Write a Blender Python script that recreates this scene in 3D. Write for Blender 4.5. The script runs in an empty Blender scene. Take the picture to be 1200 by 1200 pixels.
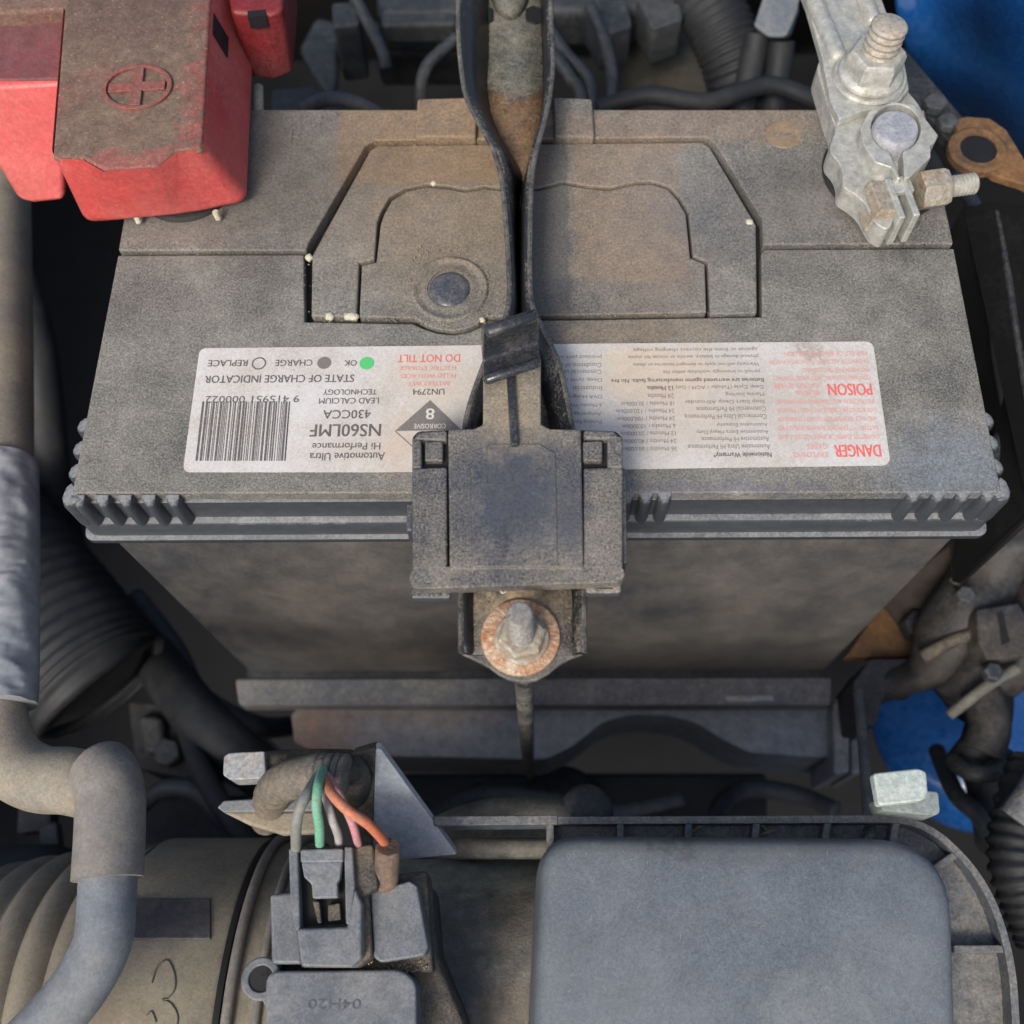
import bpy, bmesh, math, random
from mathutils import Vector, Matrix, noise as mnoise
random.seed(7)
S = 0.001                                   # everything below is measured in millimetres
scene = bpy.context.scene
COL = scene.collection

# ------------------------------------------------------------------ camera
FPX = 1237.0                                # focal length in pixels of a 1200 px wide picture
zc = Vector((-25, 542, FPX)).normalized()   # world up seen in camera axes
yc = Vector((6, 2824, -FPX))
yc = (yc - zc * yc.dot(zc)).normalized()
xc = yc.cross(zc)
M = Matrix((xc, yc, zc))                    # rows: camera axes -> world
CAM = Vector((0, 0, 238.0))

def ray(px, py):
    return (M @ Vector((px - 600, 600 - py, -FPX))).normalized()
def at(px, py, z=0.0):                      # the point on the level z that is measured at this spot of the photograph
    d = ray(px, py); t = (z - CAM.z) / d.z
    return CAM + d * t
def aty(px, py, Y):
    d = ray(px, py); t = Y / d.y
    return CAM + d * t
def proj(p):
    v = M.transposed() @ (Vector(p) - CAM)
    return 600 + FPX * v.x / -v.z, 600 - FPX * v.y / -v.z
def mm(n, px, py, z):                       # a length of n picture pixels there, in mm
    return (at(px + n / 2, py, z) - at(px - n / 2, py, z)).length

cd = bpy.data.cameras.new("camera"); cam = bpy.data.objects.new("camera", cd); COL.objects.link(cam)
cam.matrix_world = Matrix.Translation(CAM * S) @ M.to_4x4()
cd.sensor_width = 36; cd.lens = 36 * FPX / 1200; cd.clip_start = 0.005; cd.clip_end = 50
cd.dof.use_dof = True; cd.dof.focus_distance = 0.27; cd.dof.aperture_fstop = 12.5
scene.camera = cam

# ------------------------------------------------------------------ light
SUN_EL, SUN_AZ = math.radians(46), math.radians(206)    # azimuth measured from +Y towards +X: from the front left
w = bpy.data.worlds.new("World"); scene.world = w; w.use_nodes = True
nt = w.node_tree; bg = nt.nodes["Background"]
sky = nt.nodes.new("ShaderNodeTexSky"); sky.sky_type = 'NISHITA'; sky.sun_disc = False
sky.sun_elevation = SUN_EL; sky.sun_rotation = SUN_AZ; sky.dust_density = 4; sky.air_density = 1.0
nt.links.new(sky.outputs[0], bg.inputs[0]); bg.inputs[1].default_value = 0.115
sd = bpy.data.lights.new("sun", 'SUN'); sd.energy = 1.5; sd.angle = math.radians(18); sd.color = (1, 0.97, 0.90)
so = bpy.data.objects.new("sun", sd); COL.objects.link(so)
sdir = Vector((math.sin(SUN_AZ) * math.cos(SUN_EL), math.cos(SUN_AZ) * math.cos(SUN_EL), math.sin(SUN_EL)))
so.rotation_euler = sdir.to_track_quat('Z', 'Y').to_euler()
vs = scene.view_settings; vs.view_transform = 'Standard'; vs.look = 'None'; vs.gamma = 1; vs.exposure = 0.58
scene.render.engine = 'CYCLES'
scene.cycles.max_bounces = 6

# ------------------------------------------------------------------ materials
def lin(r, g, b):
    f = lambda c: (c / 255 / 12.92) if c / 255 <= 0.04045 else ((c / 255 + 0.055) / 1.055) ** 2.4
    return (f(r), f(g), f(b), 1)

class NB:
    def __init__(s, name):
        s.m = bpy.data.materials.new(name); s.m.use_nodes = True
        s.t = s.m.node_tree; s.n = s.t.nodes; s.b = s.n["Principled BSDF"]
        s.tc = s.n.new("ShaderNodeTexCoord").outputs["Object"]
    def link(s, a, b): s.t.links.new(a, b)
    def setin(s, sock, v):
        if hasattr(v, 'is_linked') or hasattr(v, 'links'): s.link(v, sock)
        else: sock.default_value = v
    def noise(s, scale, detail=4, rough=0.6, vec=None, dist=0.0, color=False):
        n = s.n.new("ShaderNodeTexNoise"); s.link(vec or s.tc, n.inputs["Vector"])
        n.inputs["Scale"].default_value = scale; n.inputs["Detail"].default_value = detail
        n.inputs["Roughness"].default_value = rough; n.inputs["Distortion"].default_value = dist
        return n.outputs["Color" if color else "Fac"]
    def math(s, op, a, b=0.0, clamp=False):
        n = s.n.new("ShaderNodeMath"); n.operation = op; n.use_clamp = clamp
        s.setin(n.inputs[0], a); s.setin(n.inputs[1], b); return n.outputs[0]
    def rng(s, v, a, b, c=0.0, d=1.0):
        n = s.n.new("ShaderNodeMapRange"); s.setin(n.inputs[0], v)
        for i, q in enumerate((a, b, c, d)): n.inputs[i + 1].default_value = q
        return n.outputs[0]
    def mix(s, f, a, b, mode='MIX'):
        n = s.n.new("ShaderNodeMix"); n.data_type = 'RGBA'; n.blend_type = mode
        s.setin(n.inputs[0], f); s.setin(n.inputs[6], a); s.setin(n.inputs[7], b); return n.outputs[2]
    def vmath(s, op, a, b):
        n = s.n.new("ShaderNodeVectorMath"); n.operation = op
        s.setin(n.inputs[0], a); s.setin(n.inputs[1], b); return n.outputs[0]

def dusty(name, base, dust, amount=0.5, big=45, fine=1500, rough=0.55, bump=0.25, metal=0.0, stains=(), org=(0, 0, 0),
          up=0.0, tone=0.25, spec=0.5, grit=0.0, grit_col=None, stretch=None, contrast=0.13, wb=0.55, grain=0.16):
    """Worn surface: a base colour under a broken coat of dust, with stains of their own shape."""
    q = NB(name)
    vec = q.tc
    if stretch: vec = q.vmath('MULTIPLY', q.tc, stretch)
    nB = q.noise(big, 6, 0.65, vec); nF = q.noise(fine, 2, 0.7); nM = q.noise(big * 5, 4, 0.6, vec)
    v = q.math('ADD', q.math('MULTIPLY', nB, wb), q.math('MULTIPLY', nF, 1 - wb))
    if up:                                                      # dust lies on what faces up
        g = q.n.new("ShaderNodeNewGeometry"); sp = q.n.new("ShaderNodeSeparateXYZ"); q.link(g.outputs["True Normal"], sp.inputs[0])
        v = q.math('ADD', v, q.math('MULTIPLY', q.math('SUBTRACT', sp.outputs[2], 0.6), up))
    c = 0.7 - 0.4 * amount
    f = q.rng(v, c - contrast, c + contrast)
    col = q.mix(f, base, dust)
    rr = q.rng(f, 0, 1, rough, 0.92)
    if stains:
        wob = q.vmath('MULTIPLY', q.vmath('SUBTRACT', q.noise(160, 5, 0.65, color=True), (0.5, 0.5, 0.5)), (0.012, 0.012, 0.012))
        p = q.vmath('ADD', q.tc, wob)
        for st in stains:
            kind, cx, cy, hx, hy, soft, colr, stg = st[:8]
            wobble = st[8] if len(st) > 8 else 1.0
            pp = p if wobble == 1.0 else q.vmath('ADD', q.tc, q.vmath('MULTIPLY', wob, (wobble,) * 3))
            d = q.vmath('ADD', pp, (-(cx - org[0]) * S, -(cy - org[1]) * S, 0))
            sp = q.n.new("ShaderNodeSeparateXYZ"); q.link(d, sp.inputs[0])
            if kind == 'box':
                ax = q.math('ABSOLUTE', sp.outputs[0]); ay = q.math('ABSOLUTE', sp.outputs[1])
                m = q.math('MULTIPLY', q.rng(ax, (hx + soft) * S, (hx - soft) * S), q.rng(ay, (hy + soft) * S, (hy - soft) * S))
            else:
                ax = q.math('POWER', q.math('DIVIDE', sp.outputs[0], hx * S), 2); ay = q.math('POWER', q.math('DIVIDE', sp.outputs[1], hy * S), 2)
                rad = q.math('SQRT', q.math('ADD', ax, ay)); m = q.rng(rad, 1 + soft / hx, 1 - soft / hx)
            br = q.rng(q.math('ADD', q.math('MULTIPLY', nM, .5), q.math('MULTIPLY', nF, .5)), 0.3, 0.6, 0.55, 1.0)
            m = q.math('MULTIPLY', q.math('MULTIPLY', m, stg), br, True)
            col = q.mix(m, col, colr)
    if grit:
        gr = q.rng(q.noise(fine * 0.9, 1, 0.5), 0.7 - grit * 0.2, 0.72 - grit * 0.2)
        col = q.mix(q.math('MULTIPLY', gr, 0.8), col, grit_col or lin(205, 190, 165))
    if tone:
        k = q.math('MULTIPLY', q.rng(nM, 0.3, 0.7, 1 - tone, 1 + tone), q.rng(q.noise(fine * .62, 3, .75), 0.3, 0.7, 1 - grain, 1 + grain))
        cx_ = q.n.new("ShaderNodeCombineColor")
        for i in range(3): q.link(k, cx_.inputs[i])
        col = q.mix(1.0, col, cx_.outputs[0], 'MULTIPLY')
    q.link(col, q.b.inputs["Base Color"]); q.link(rr, q.b.inputs["Roughness"])
    q.b.inputs["Metallic"].default_value = metal
    q.b.inputs["Specular IOR Level"].default_value = spec
    if bump:
        bn = q.n.new("ShaderNodeBump"); bn.inputs["Strength"].default_value = bump; bn.inputs["Distance"].default_value = 0.0006
        h = q.math('ADD', q.math('MULTIPLY', nF, 0.7), q.math('MULTIPLY', nM, 0.6))
        q.link(h, bn.inputs["Height"]); q.link(bn.outputs[0], q.b.inputs["Normal"])
    return q.m

TAN = lin(150, 134, 112)
GREYD = lin(136, 132, 126)
def P(x, y, z=0): v = at(x, y, z); return v.x, v.y
def stain(kind, x0, y0, x1, y1, soft, col, stg, wob=1.0, z=0):     # from the corners of a patch seen on level z
    a = at(x0, (y0 + y1) / 2, z); b = at(x1, (y0 + y1) / 2, z); c = at((x0 + x1) / 2, y0, z); d = at((x0 + x1) / 2, y1, z)
    return (kind, (a.x + b.x) / 2, (c.y + d.y) / 2, abs(b.x - a.x) / 2, abs(c.y - d.y) / 2, soft, col, stg, wob)

BROWN = lin(148, 116, 82)
_yb = (at(628, 578, 0).y + at(628, 128, 0).y) / 2
BORG = (0, _yb, -170)
lid_stains = [
    stain('box', 396, 120, 640, 215, 1.2, BROWN, 0.62, .4),
    stain('ell', 390, 150, 640, 340, 14, lin(132, 112, 88), 0.6, 1.5),
    stain('box', 672, 160, 800, 330, 1.5, lin(146, 122, 98), 0.5, .4),
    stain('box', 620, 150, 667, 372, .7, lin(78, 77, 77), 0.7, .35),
    stain('ell', 760, 190, 860, 330, 10, lin(92, 92, 96), 0.5, 2),
    stain('ell', 700, 280, 830, 372, 9, lin(140, 122, 104), 0.45, 2),
    stain('box', 650, 375, 840, 402, 3, lin(142, 122, 98), 0.5, 1),
    stain('ell', 150, 130, 420, 290, 16, lin(94, 86, 76), 0.7, 2),
    stain('ell', 640, 120, 960, 170, 6, lin(134, 112, 92), 0.5, 2),
    stain('ell', 600, 560, 980, 590, 6, lin(98, 98, 110), 0.5, 2),
    stain('ell', 1040, 500, 1190, 600, 10, lin(120, 130, 142), 0.55, 2),
    stain('ell', 860, 180, 1000, 300, 8, lin(92, 88, 86), 0.5, 2),
]
M_lid = dusty("battery lid plastic", lin(52, 54, 56), lin(142, 138, 128), 0.56, 40, 2000, 0.5, 0.2, stains=lid_stains, org=BORG, tone=0.13, wb=.42, contrast=.15, grain=.34)
M_lidside = dusty("battery lid edge plastic", lin(66, 69, 74), lin(128, 130, 131), 0.34, 70, 1300, 0.42, 0.1, up=0.3, tone=0.15, grain=.12)
M_case = dusty("battery case plastic", lin(64, 66, 69), lin(108, 101, 92), 0.38, 24, 1300, 0.4, 0.08, tone=0.18, wb=.72, stretch=(1.1, 1, .8), contrast=.18, grain=.14)
M_groove = dusty("dark groove plastic", lin(26, 26, 27), lin(60, 56, 50), 0.2, 60, 1200, 0.7, 0.1)
M_lens = dusty("indicator lens", lin(66, 70, 78), lin(120, 114, 106), 0.34, 250, 1300, 0.3, 0.1)
M_blackp = dusty("black plastic", lin(70, 73, 80), lin(160, 152, 136), 0.24, 60, 1700, 0.42, 0.25, up=0.12, tone=0.15, contrast=.1)
M_latch = dusty("glossy black plastic", lin(46, 48, 53), lin(96, 93, 88), 0.2, 90, 1300, 0.22, 0.05, tone=0.06, grain=.06)
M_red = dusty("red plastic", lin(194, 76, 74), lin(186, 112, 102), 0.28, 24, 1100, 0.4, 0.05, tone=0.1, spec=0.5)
M_reddust = dusty("dust covered red plastic", lin(124, 62, 60), lin(116, 98, 84), 0.62, 40, 1500, 0.6, 0.3, tone=0.25, grain=.3, grit=.06, grit_col=lin(160, 136, 108))
M_reddark = dusty("shaded red plastic", lin(118, 32, 36), lin(112, 66, 60), 0.3, 60, 1400, 0.5, 0.3, tone=0.2)  # darker copy of the red: the rear cover's shade is in its colour
M_zinc = dusty("galvanised steel", lin(182, 183, 178), lin(172, 169, 156), 0.45, 70, 1300, 0.4, 0.25, metal=0.4, tone=0.22, grain=.14)
M_zincrust = dusty("galvanised steel with rust", lin(166, 162, 148), lin(146, 116, 90), 0.4, 160, 900, 0.55, 0.5, metal=0.2, tone=0.25)
M_lead = dusty("lead post", lin(158, 160, 168), lin(176, 176, 178), 0.5, 200, 1400, 0.4, 0.4, metal=0.35, tone=0.15)
M_rust = dusty("rusted washer steel", lin(196, 182, 160), lin(160, 106, 68), 0.52, 300, 1300, 0.6, 0.6, metal=0.1, tone=0.25, wb=.7, grain=.3)
M_steel = dusty("dull bolt steel", lin(126, 126, 126), lin(168, 160, 148), 0.45, 250, 1400, 0.4, 0.5, metal=0.55, tone=0.2)
M_strap = dusty("black painted steel", lin(30, 31, 33), lin(126, 118, 104), 0.16, 70, 1400, 0.4, 0.3, up=0.1, tone=0.2, contrast=.1)
M_strapedge = dusty("worn strap edge", lin(50, 50, 51), lin(116, 112, 104), 0.42, 200, 1500, 0.45, 0.3)
M_air = dusty("airbox plastic", lin(70, 76, 86), lin(112, 114, 116), 0.4, 40, 1500, 0.5, 0.35, tone=0.13, wb=.45)
M_airflange = dusty("airbox flange plastic", lin(72, 78, 86), lin(132, 128, 120), 0.42, 90, 1300, 0.55, 0.3, up=0.1)
M_grey = dusty("grey plastic", lin(104, 109, 116), lin(138, 137, 131), 0.4, 90, 1500, 0.5, 0.3, tone=0.14)
M_greyclean = dusty("grey sensor plastic", lin(92, 96, 102), lin(132, 132, 129), 0.38, 60, 1700, 0.42, 0.12, tone=0.2, grain=.12)
M_greydirty = dusty("grimy grey plastic", lin(52, 52, 52), lin(120, 108, 90), 0.4, 100, 1500, 0.7, 0.5, tone=0.25, up=.1)
M_grime = dusty("grimy housing", lin(60, 63, 66), lin(128, 124, 110), 0.5, 30, 1300, 0.7, 0.4, tone=0.25, wb=.75, up=.12)
M_rubber = dusty("dusty rubber hose", lin(112, 109, 103), lin(156, 144, 122), 0.5, 30, 1500, 0.65, 0.25, tone=0.12, wb=.7)
M_rubberdk = dusty("dark rubber", lin(32, 34, 37), lin(54, 54, 55), 0.3, 60, 1300, 0.6, 0.2)
M_conduit = dusty("grey hose", lin(108, 106, 104), lin(142, 134, 122), 0.5, 45, 1500, 0.6, 0.2, tone=0.12, wb=.7)
M_conduit2 = dusty("blue grey hose", lin(106, 112, 120), lin(136, 136, 133), 0.42, 45, 1500, 0.55, 0.2, tone=0.12, wb=.7)
M_tape = dusty("wrinkled tape", lin(150, 153, 157), lin(164, 162, 158), 0.3, 30, 900, 0.36, 0.03, metal=0.1, tone=.15, grain=.06)
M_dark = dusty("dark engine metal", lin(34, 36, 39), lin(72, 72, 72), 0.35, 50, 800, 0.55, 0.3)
M_alu = dusty("dull aluminium", lin(58, 62, 66), lin(90, 90, 88), 0.4, 50, 800, 0.5, 0.3, metal=.3)
M_shield = dusty("olive heat shield", lin(62, 60, 52), lin(84, 80, 70), 0.4, 30, 700, 0.6, 0.2)
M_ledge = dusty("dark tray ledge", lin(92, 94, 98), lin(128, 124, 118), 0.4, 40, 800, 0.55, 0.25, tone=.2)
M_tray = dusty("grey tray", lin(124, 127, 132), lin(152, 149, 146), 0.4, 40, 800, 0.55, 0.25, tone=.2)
M_rustbr = dusty("rusty bracket", lin(84, 65, 47), lin(128, 92, 56), 0.5, 60, 900, 0.6, 0.4, tone=.25)
M_blue = dusty("blue car paint", lin(20, 70, 130), lin(26, 84, 146), 0.3, 20, 400, 0.18, 0, tone=.05, grain=0); M_blue.node_tree.nodes["Principled BSDF"].inputs["Coat Weight"].default_value = 0.6
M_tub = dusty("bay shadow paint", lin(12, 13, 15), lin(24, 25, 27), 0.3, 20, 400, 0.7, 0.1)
M_paleclip = dusty("pale green clip", lin(166, 178, 172), lin(190, 194, 186), 0.4, 150, 1200, 0.45, 0.2, tone=.1)
M_pale = dusty("pale plastic", lin(198, 194, 176), lin(176, 160, 130), 0.35, 200, 1200, 0.5, 0.2)
M_pale2 = dusty("sandy grain", lin(156, 142, 118), lin(132, 116, 94), 0.45, 400, 1200, 0.6, 0)
M_palegrey = dusty("pale grey connector", lin(150, 156, 160), lin(160, 142, 120), 0.3, 150, 1200, 0.5, 0.2)
M_black = dusty("black void", lin(14, 14, 15), lin(30, 30, 30), 0.2, 60, 800, 0.7, 0)
def wire_m(n, c): return dusty(n, c, lin(136, 126, 108), 0.36, 160, 1500, 0.5, 0.2, tone=.15)
def ink(name, c, fade=.25):
    q = NB(name); f = q.rng(q.noise(1800, 3, .7), .52, .72, 0.1, fade + .15); col = q.mix(f, c, lin(184, 175, 164))
    q.link(col, q.b.inputs["Base Color"]); q.b.inputs["Roughness"].default_value = .6; return q.m
M_ink = ink("black print", lin(72, 70, 72)); M_inkfine = ink("fine grey print", lin(112, 108, 104), .5)
M_inkred = ink("red print", lin(226, 88, 80), .35); M_inkredfine = ink("fine red print", lin(222, 140, 132), .5)
M_inkgreen = ink("green print", lin(58, 188, 104), .1); M_inkgrey = ink("dark grey print", lin(104, 100, 96), .2); M_inkwhite = ink("white print", lin(214, 208, 200), .1)
label_stains = [
    stain('ell', 762, 426, 782, 442, 1.5, lin(226, 226, 226), .95, 1.5),
    stain('ell', 690, 400, 830, 470, 7, lin(206, 186, 158), 0.75, 2.2), stain('ell', 760, 430, 860, 520, 8, lin(206, 192, 178), 0.6, 2.5),
    stain('ell', 640, 400, 705, 520, 5, lin(178, 182, 186), 0.6, 1.5), stain('ell', 455, 500, 490, 552, 4, lin(196, 172, 146), 0.7, 2),
    stain('ell', 455, 405, 565, 500, 7, lin(196, 182, 162), 0.6, 2.5), stain('ell', 930, 400, 965, 412, 2, lin(150, 136, 120), 0.7, 2),
    stain('ell', 850, 420, 960, 520, 9, lin(176, 168, 158), 0.6, 2.5), stain('ell', 690, 395, 880, 545, 14, lin(180, 168, 152), .45, 3), stain('ell', 350, 500, 470, 552, 8, lin(188, 174, 156), .5, 3)]
M_label = dusty("sticker paper", lin(204, 201, 197), lin(172, 161, 146), 0.36, 50, 1700, 0.4, 0.08, stains=label_stains, org=BORG, tone=0.05, grain=.05)

# ------------------------------------------------------------------ mesh helpers
ORG = {}
def thing(name, label, cat, loc=(0, 0, 0), group=None):
    o = bpy.data.objects.new(name, None); COL.objects.link(o); o.empty_display_size = .005
    o.location = Vector(loc) * S; o["label"] = label; o["category"] = cat
    if group: o["group"] = group
    ORG[o] = Vector(loc); return o
def mesh(name, V, F, mat, parent=None, bevel=0, seg=2, smooth=40, loc=(0, 0, 0), solid=0, subsurf=0, bang=35):
    org = ORG[parent] if parent else Vector(loc)
    me = bpy.data.meshes.new(name); me.from_pydata([tuple((Vector(v) - org) * S) for v in V], [], F)
    bm = bmesh.new(); bm.from_mesh(me); bmesh.ops.recalc_face_normals(bm, faces=bm.faces); bm.to_mesh(me); bm.free()
    me.shade_smooth()
    if smooth < 180: me.set_sharp_from_angle(angle=math.radians(smooth))
    me.materials.append(mat)
    o = bpy.data.objects.new(name, me); COL.objects.link(o)
    if parent: o.parent = parent
    else: o.location = org * S
    ORG[o] = org
    if solid:
        m = o.modifiers.new("solid", 'SOLIDIFY'); m.thickness = abs(solid) * S; m.offset = -1 if solid > 0 else 1
    if bevel:
        m = o.modifiers.new("bevel", 'BEVEL'); m.width = bevel * S; m.segments = seg; m.limit_method = 'ANGLE'; m.angle_limit = math.radians(bang); m.harden_normals = True
    if subsurf:
        m = o.modifiers.new("sub", 'SUBSURF'); m.levels = m.render_levels = subsurf
    return o
def tag(o, label, cat, group=None):
    o["label"] = label; o["category"] = cat
    if group: o["group"] = group
    return o
def structure(o): o["kind"] = 'structure'; return o

class G:                                    # gathers several shapes into one mesh
    def __init__(s): s.V = []; s.F = []
    def add(s, VF):
        k = len(s.V); s.V += [Vector(v) for v in VF[0]]; s.F += [[i + k for i in f] for f in VF[1]]; return s
    def obj(s, name, mat, parent=None, **kw): return mesh(name, s.V, s.F, mat, parent, **kw)

def loft(rings, closed=True, caps=True):
    n = len(rings[0]); V = [v for r in rings for v in r]; F = []
    for i in range(len(rings) - 1):
        for j in range(n if closed else n - 1):
            k = (j + 1) % n; F.append([i * n + j, i * n + k, (i + 1) * n + k, (i + 1) * n + j])
    if caps and closed:
        F.append(list(range(n))[::-1]); F.append([(len(rings) - 1) * n + j for j in range(n)])
    return V, F
def prism(poly, z1, z0):                    # poly: points or (x, y)
    return loft([[Vector((p[0], p[1], z0)) for p in poly], [Vector((p[0], p[1], z1)) for p in poly]])
def px(poly, z): return [at(x, y, z) for x, y in poly]
def slab(poly, z1, z0): return prism(px(poly, z1), z1, z0)
def rounded(poly, r, n=4):
    out = []; N = len(poly)
    for i in range(N):
        p = Vector(poly[i][:2]); a = Vector(poly[i - 1][:2]); b = Vector(poly[(i + 1) % N][:2])
        rr = r[i] if isinstance(r, (list, tuple)) else r
        da = (a - p); db = (b - p); k = min(rr, da.length * .49, db.length * .49)
        if k < 1e-6: out.append((p.x, p.y)); continue
        s = p + da.normalized() * k; e = p + db.normalized() * k
        for j in range(n + 1):
            t = j / n; q = s * (1 - t) ** 2 + p * 2 * t * (1 - t) + e * t * t; out.append((q.x, q.y))
    return out
def offset(poly, d):                        # inward for d > 0 whatever the winding
    N = len(poly); A = sum(poly[i][0] * poly[(i + 1) % N][1] - poly[(i + 1) % N][0] * poly[i][1] for i in range(N))
    sg = 1 if A > 0 else -1; out = []
    for i in range(N):
        p = Vector(poly[i][:2]); a = Vector(poly[i - 1][:2]); b = Vector(poly[(i + 1) % N][:2])
        e1 = (p - a).normalized(); e2 = (b - p).normalized()
        n1 = Vector((-e1.y, e1.x)) * sg; n2 = Vector((-e2.y, e2.x)) * sg
        n = (n1 + n2); k = n.length
        n = n / k if k > 1e-4 else n1
        out.append(tuple(p + n * d / max(.4, n.dot(n1))))
    return out
def spline(pts, n=8):                       # Catmull-Rom through points
    pts = [Vector(p) for p in pts]; out = []
    for i in range(len(pts) - 1):
        p0 = pts[max(i - 1, 0)]; p1 = pts[i]; p2 = pts[i + 1]; p3 = pts[min(i + 2, len(pts) - 1)]
        for j in range(n):
            t = j / n
            out.append(.5 * ((2 * p1) + (p2 - p0) * t + (2 * p0 - 5 * p1 + 4 * p2 - p3) * t * t + (3 * p1 - p0 - 3 * p2 + p3) * t ** 3))
    out.append(pts[-1]); return out
def tube(path, r, seg=16, caps=True):
    path = [Vector(p) for p in path]; N = len(path)
    R = r if isinstance(r, (list, tuple)) else [r] * N
    T = [(path[min(i + 1, N - 1)] - path[max(i - 1, 0)]).normalized() for i in range(N)]
    up = Vector((0, 0, 1)) if abs(T[0].z) < .9 else Vector((1, 0, 0))
    n = (up - T[0] * up.dot(T[0])).normalized(); rings = []
    for i in range(N):
        n = (n - T[i] * n.dot(T[i])).normalized(); b = T[i].cross(n)
        rings.append([path[i] + (n * math.cos(a) + b * math.sin(a)) * R[i] for a in (2 * math.pi * k / seg for k in range(seg))])
    return loft(rings, True, caps)
def lathe(profile, c, axis=(0, 0, 1), seg=32):
    ax = Vector(axis).normalized(); u = ax.orthogonal().normalized(); v = ax.cross(u); c = Vector(c)
    return loft([[c + ax * z + (u * math.cos(a) + v * math.sin(a)) * max(r, .001) for a in (2 * math.pi * k / seg for k in range(seg))] for r, z in profile])
def hexa(r, h, c, axis=(0, 0, 1), rot=0.0):
    ax = Vector(axis).normalized(); u = ax.orthogonal().normalized(); v = ax.cross(u); c = Vector(c)
    def ring(rr, z): return [c + ax * z + (u * math.cos(a + rot) + v * math.sin(a + rot)) * rr for a in (math.pi / 3 * k for k in range(6))]
    return loft([ring(r, 0), ring(r, h * .82), ring(r * .88, h)])
def thread(r, h, c, axis=(0, 0, 1), pitch=1.0):
    prof = [(r, 0)]; z = 0
    while z < h - pitch:
        prof += [(r, z + pitch * .25), (r * .8, z + pitch * .6), (r, z + pitch * .95)]; z += pitch
    prof += [(r, h - .5), (r * .86, h)]
    return lathe(prof, c, axis, 20)
def box(c, sx, sy, sz, rz=0.0, ax=None):
    c = Vector(c); m = Matrix.Rotation(rz, 3, 'Z') if ax is None else ax
    V = [c + m @ Vector((x * sx / 2, y * sy / 2, z * sz / 2)) for x in (-1, 1) for y in (-1, 1) for z in (-1, 1)]
    return V, [[0, 1, 3, 2], [4, 6, 7, 5], [0, 4, 5, 1], [2, 3, 7, 6], [0, 2, 6, 4], [1, 5, 7, 3]]
def bar(a, b, wd, ht):                      # a level bar from a to b, its top through a and b
    a = Vector(a); b = Vector(b); t = (b - a).normalized(); s = t.cross(Vector((0, 0, 1))).normalized() * wd / 2; d = Vector((0, 0, -ht))
    return loft([[a - s, a + s, a + s + d, a - s + d], [b - s, b + s, b + s + d, b - s + d]])

# ------------------------------------------------------------------ lettering
_txt = {}
def text_mesh(body, bold=0.0):
    key = (body, bold)
    if key not in _txt:
        cu = bpy.data.curves.new("lettering", 'FONT'); cu.body = body; cu.size = 1; cu.resolution_u = 3; cu.offset = bold
        o = bpy.data.objects.new("lettering", cu); COL.objects.link(o)
        dg = bpy.context.evaluated_depsgraph_get(); dg.update()
        me = bpy.data.meshes.new_from_object(o.evaluated_get(dg))
        V = [v.co.copy() for v in me.vertices]; F = [list(p.vertices) for p in me.polygons]
        bpy.data.objects.remove(o); bpy.data.meshes.remove(me); bpy.data.curves.remove(cu)
        x0 = min(v.x for v in V); x1 = max(v.x for v in V); y0 = min(v.y for v in V); y1 = max(v.y for v in V)
        _txt[key] = ([Vector(((v.x - x0) / (x1 - x0) - .5, (v.y - y0) / (y1 - y0) - .5, 0)) for v in V], F)
    return _txt[key]
def letters(g, body, x0, y0, x1, y1, z, bold=0.0, flip=True):
    """Writes a line that fills this patch of the level z; it reads from the far side of the bay (upside down from the camera)."""
    V, F = text_mesh(body, 0.0); c = at((x0 + x1) / 2, (y0 + y1) / 2, z)
    wd = (at(x1, (y0 + y1) / 2, z) - at(x0, (y0 + y1) / 2, z)).length; ht = (at((x0 + x1) / 2, y1, z) - at((x0 + x1) / 2, y0, z)).length
    s = -1 if flip else 1
    for k in ((0, 1) if bold else (0,)):            # a bold line is struck twice, slightly apart
        g.add(([c + Vector((v.x * wd * s + (k - .5) * bold * ht * 1.6, v.y * ht * s, k * .012)) for v in V], F))
def line(mat, body, *a, **k):
    g = G(); letters(g, body, *a, **k); g.obj("lettering", mat, sticker)
def disc(c, rx, ry, z, n=28): return [[Vector((c.x + rx * math.cos(2 * math.pi * k / n), c.y + ry * math.sin(2 * math.pi * k / n), z)) for k in range(n)]]
def ellipse_face(x, y, rpx, z, ry=None):
    c = at(x, y, z); r = mm(rpx * 2, x, y, z) / 2; ring = disc(c, r, r * (ry or 1), z)[0]; return ring, [list(range(len(ring)))]
def ring_face(x, y, rpx, z, wd):
    c = at(x, y, z); r = mm(rpx * 2, x, y, z) / 2; a = disc(c, r, r, z)[0]; b = disc(c, r - wd, r - wd, z)[0]; n = len(a)
    return a + b, [[i, (i + 1) % n, n + (i + 1) % n, n + i] for i in range(n)]

# ================================================================== THE BAY
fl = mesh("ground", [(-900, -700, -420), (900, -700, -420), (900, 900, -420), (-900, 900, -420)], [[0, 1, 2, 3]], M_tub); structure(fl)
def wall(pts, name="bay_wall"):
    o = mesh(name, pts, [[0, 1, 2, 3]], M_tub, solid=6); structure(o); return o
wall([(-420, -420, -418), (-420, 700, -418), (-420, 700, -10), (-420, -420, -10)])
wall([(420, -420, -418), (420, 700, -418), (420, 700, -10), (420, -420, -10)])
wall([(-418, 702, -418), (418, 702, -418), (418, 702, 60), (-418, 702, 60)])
wall([(-418, -422, -418), (418, -422, -418), (418, -422, -60), (-418, -422, -60)])

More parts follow.
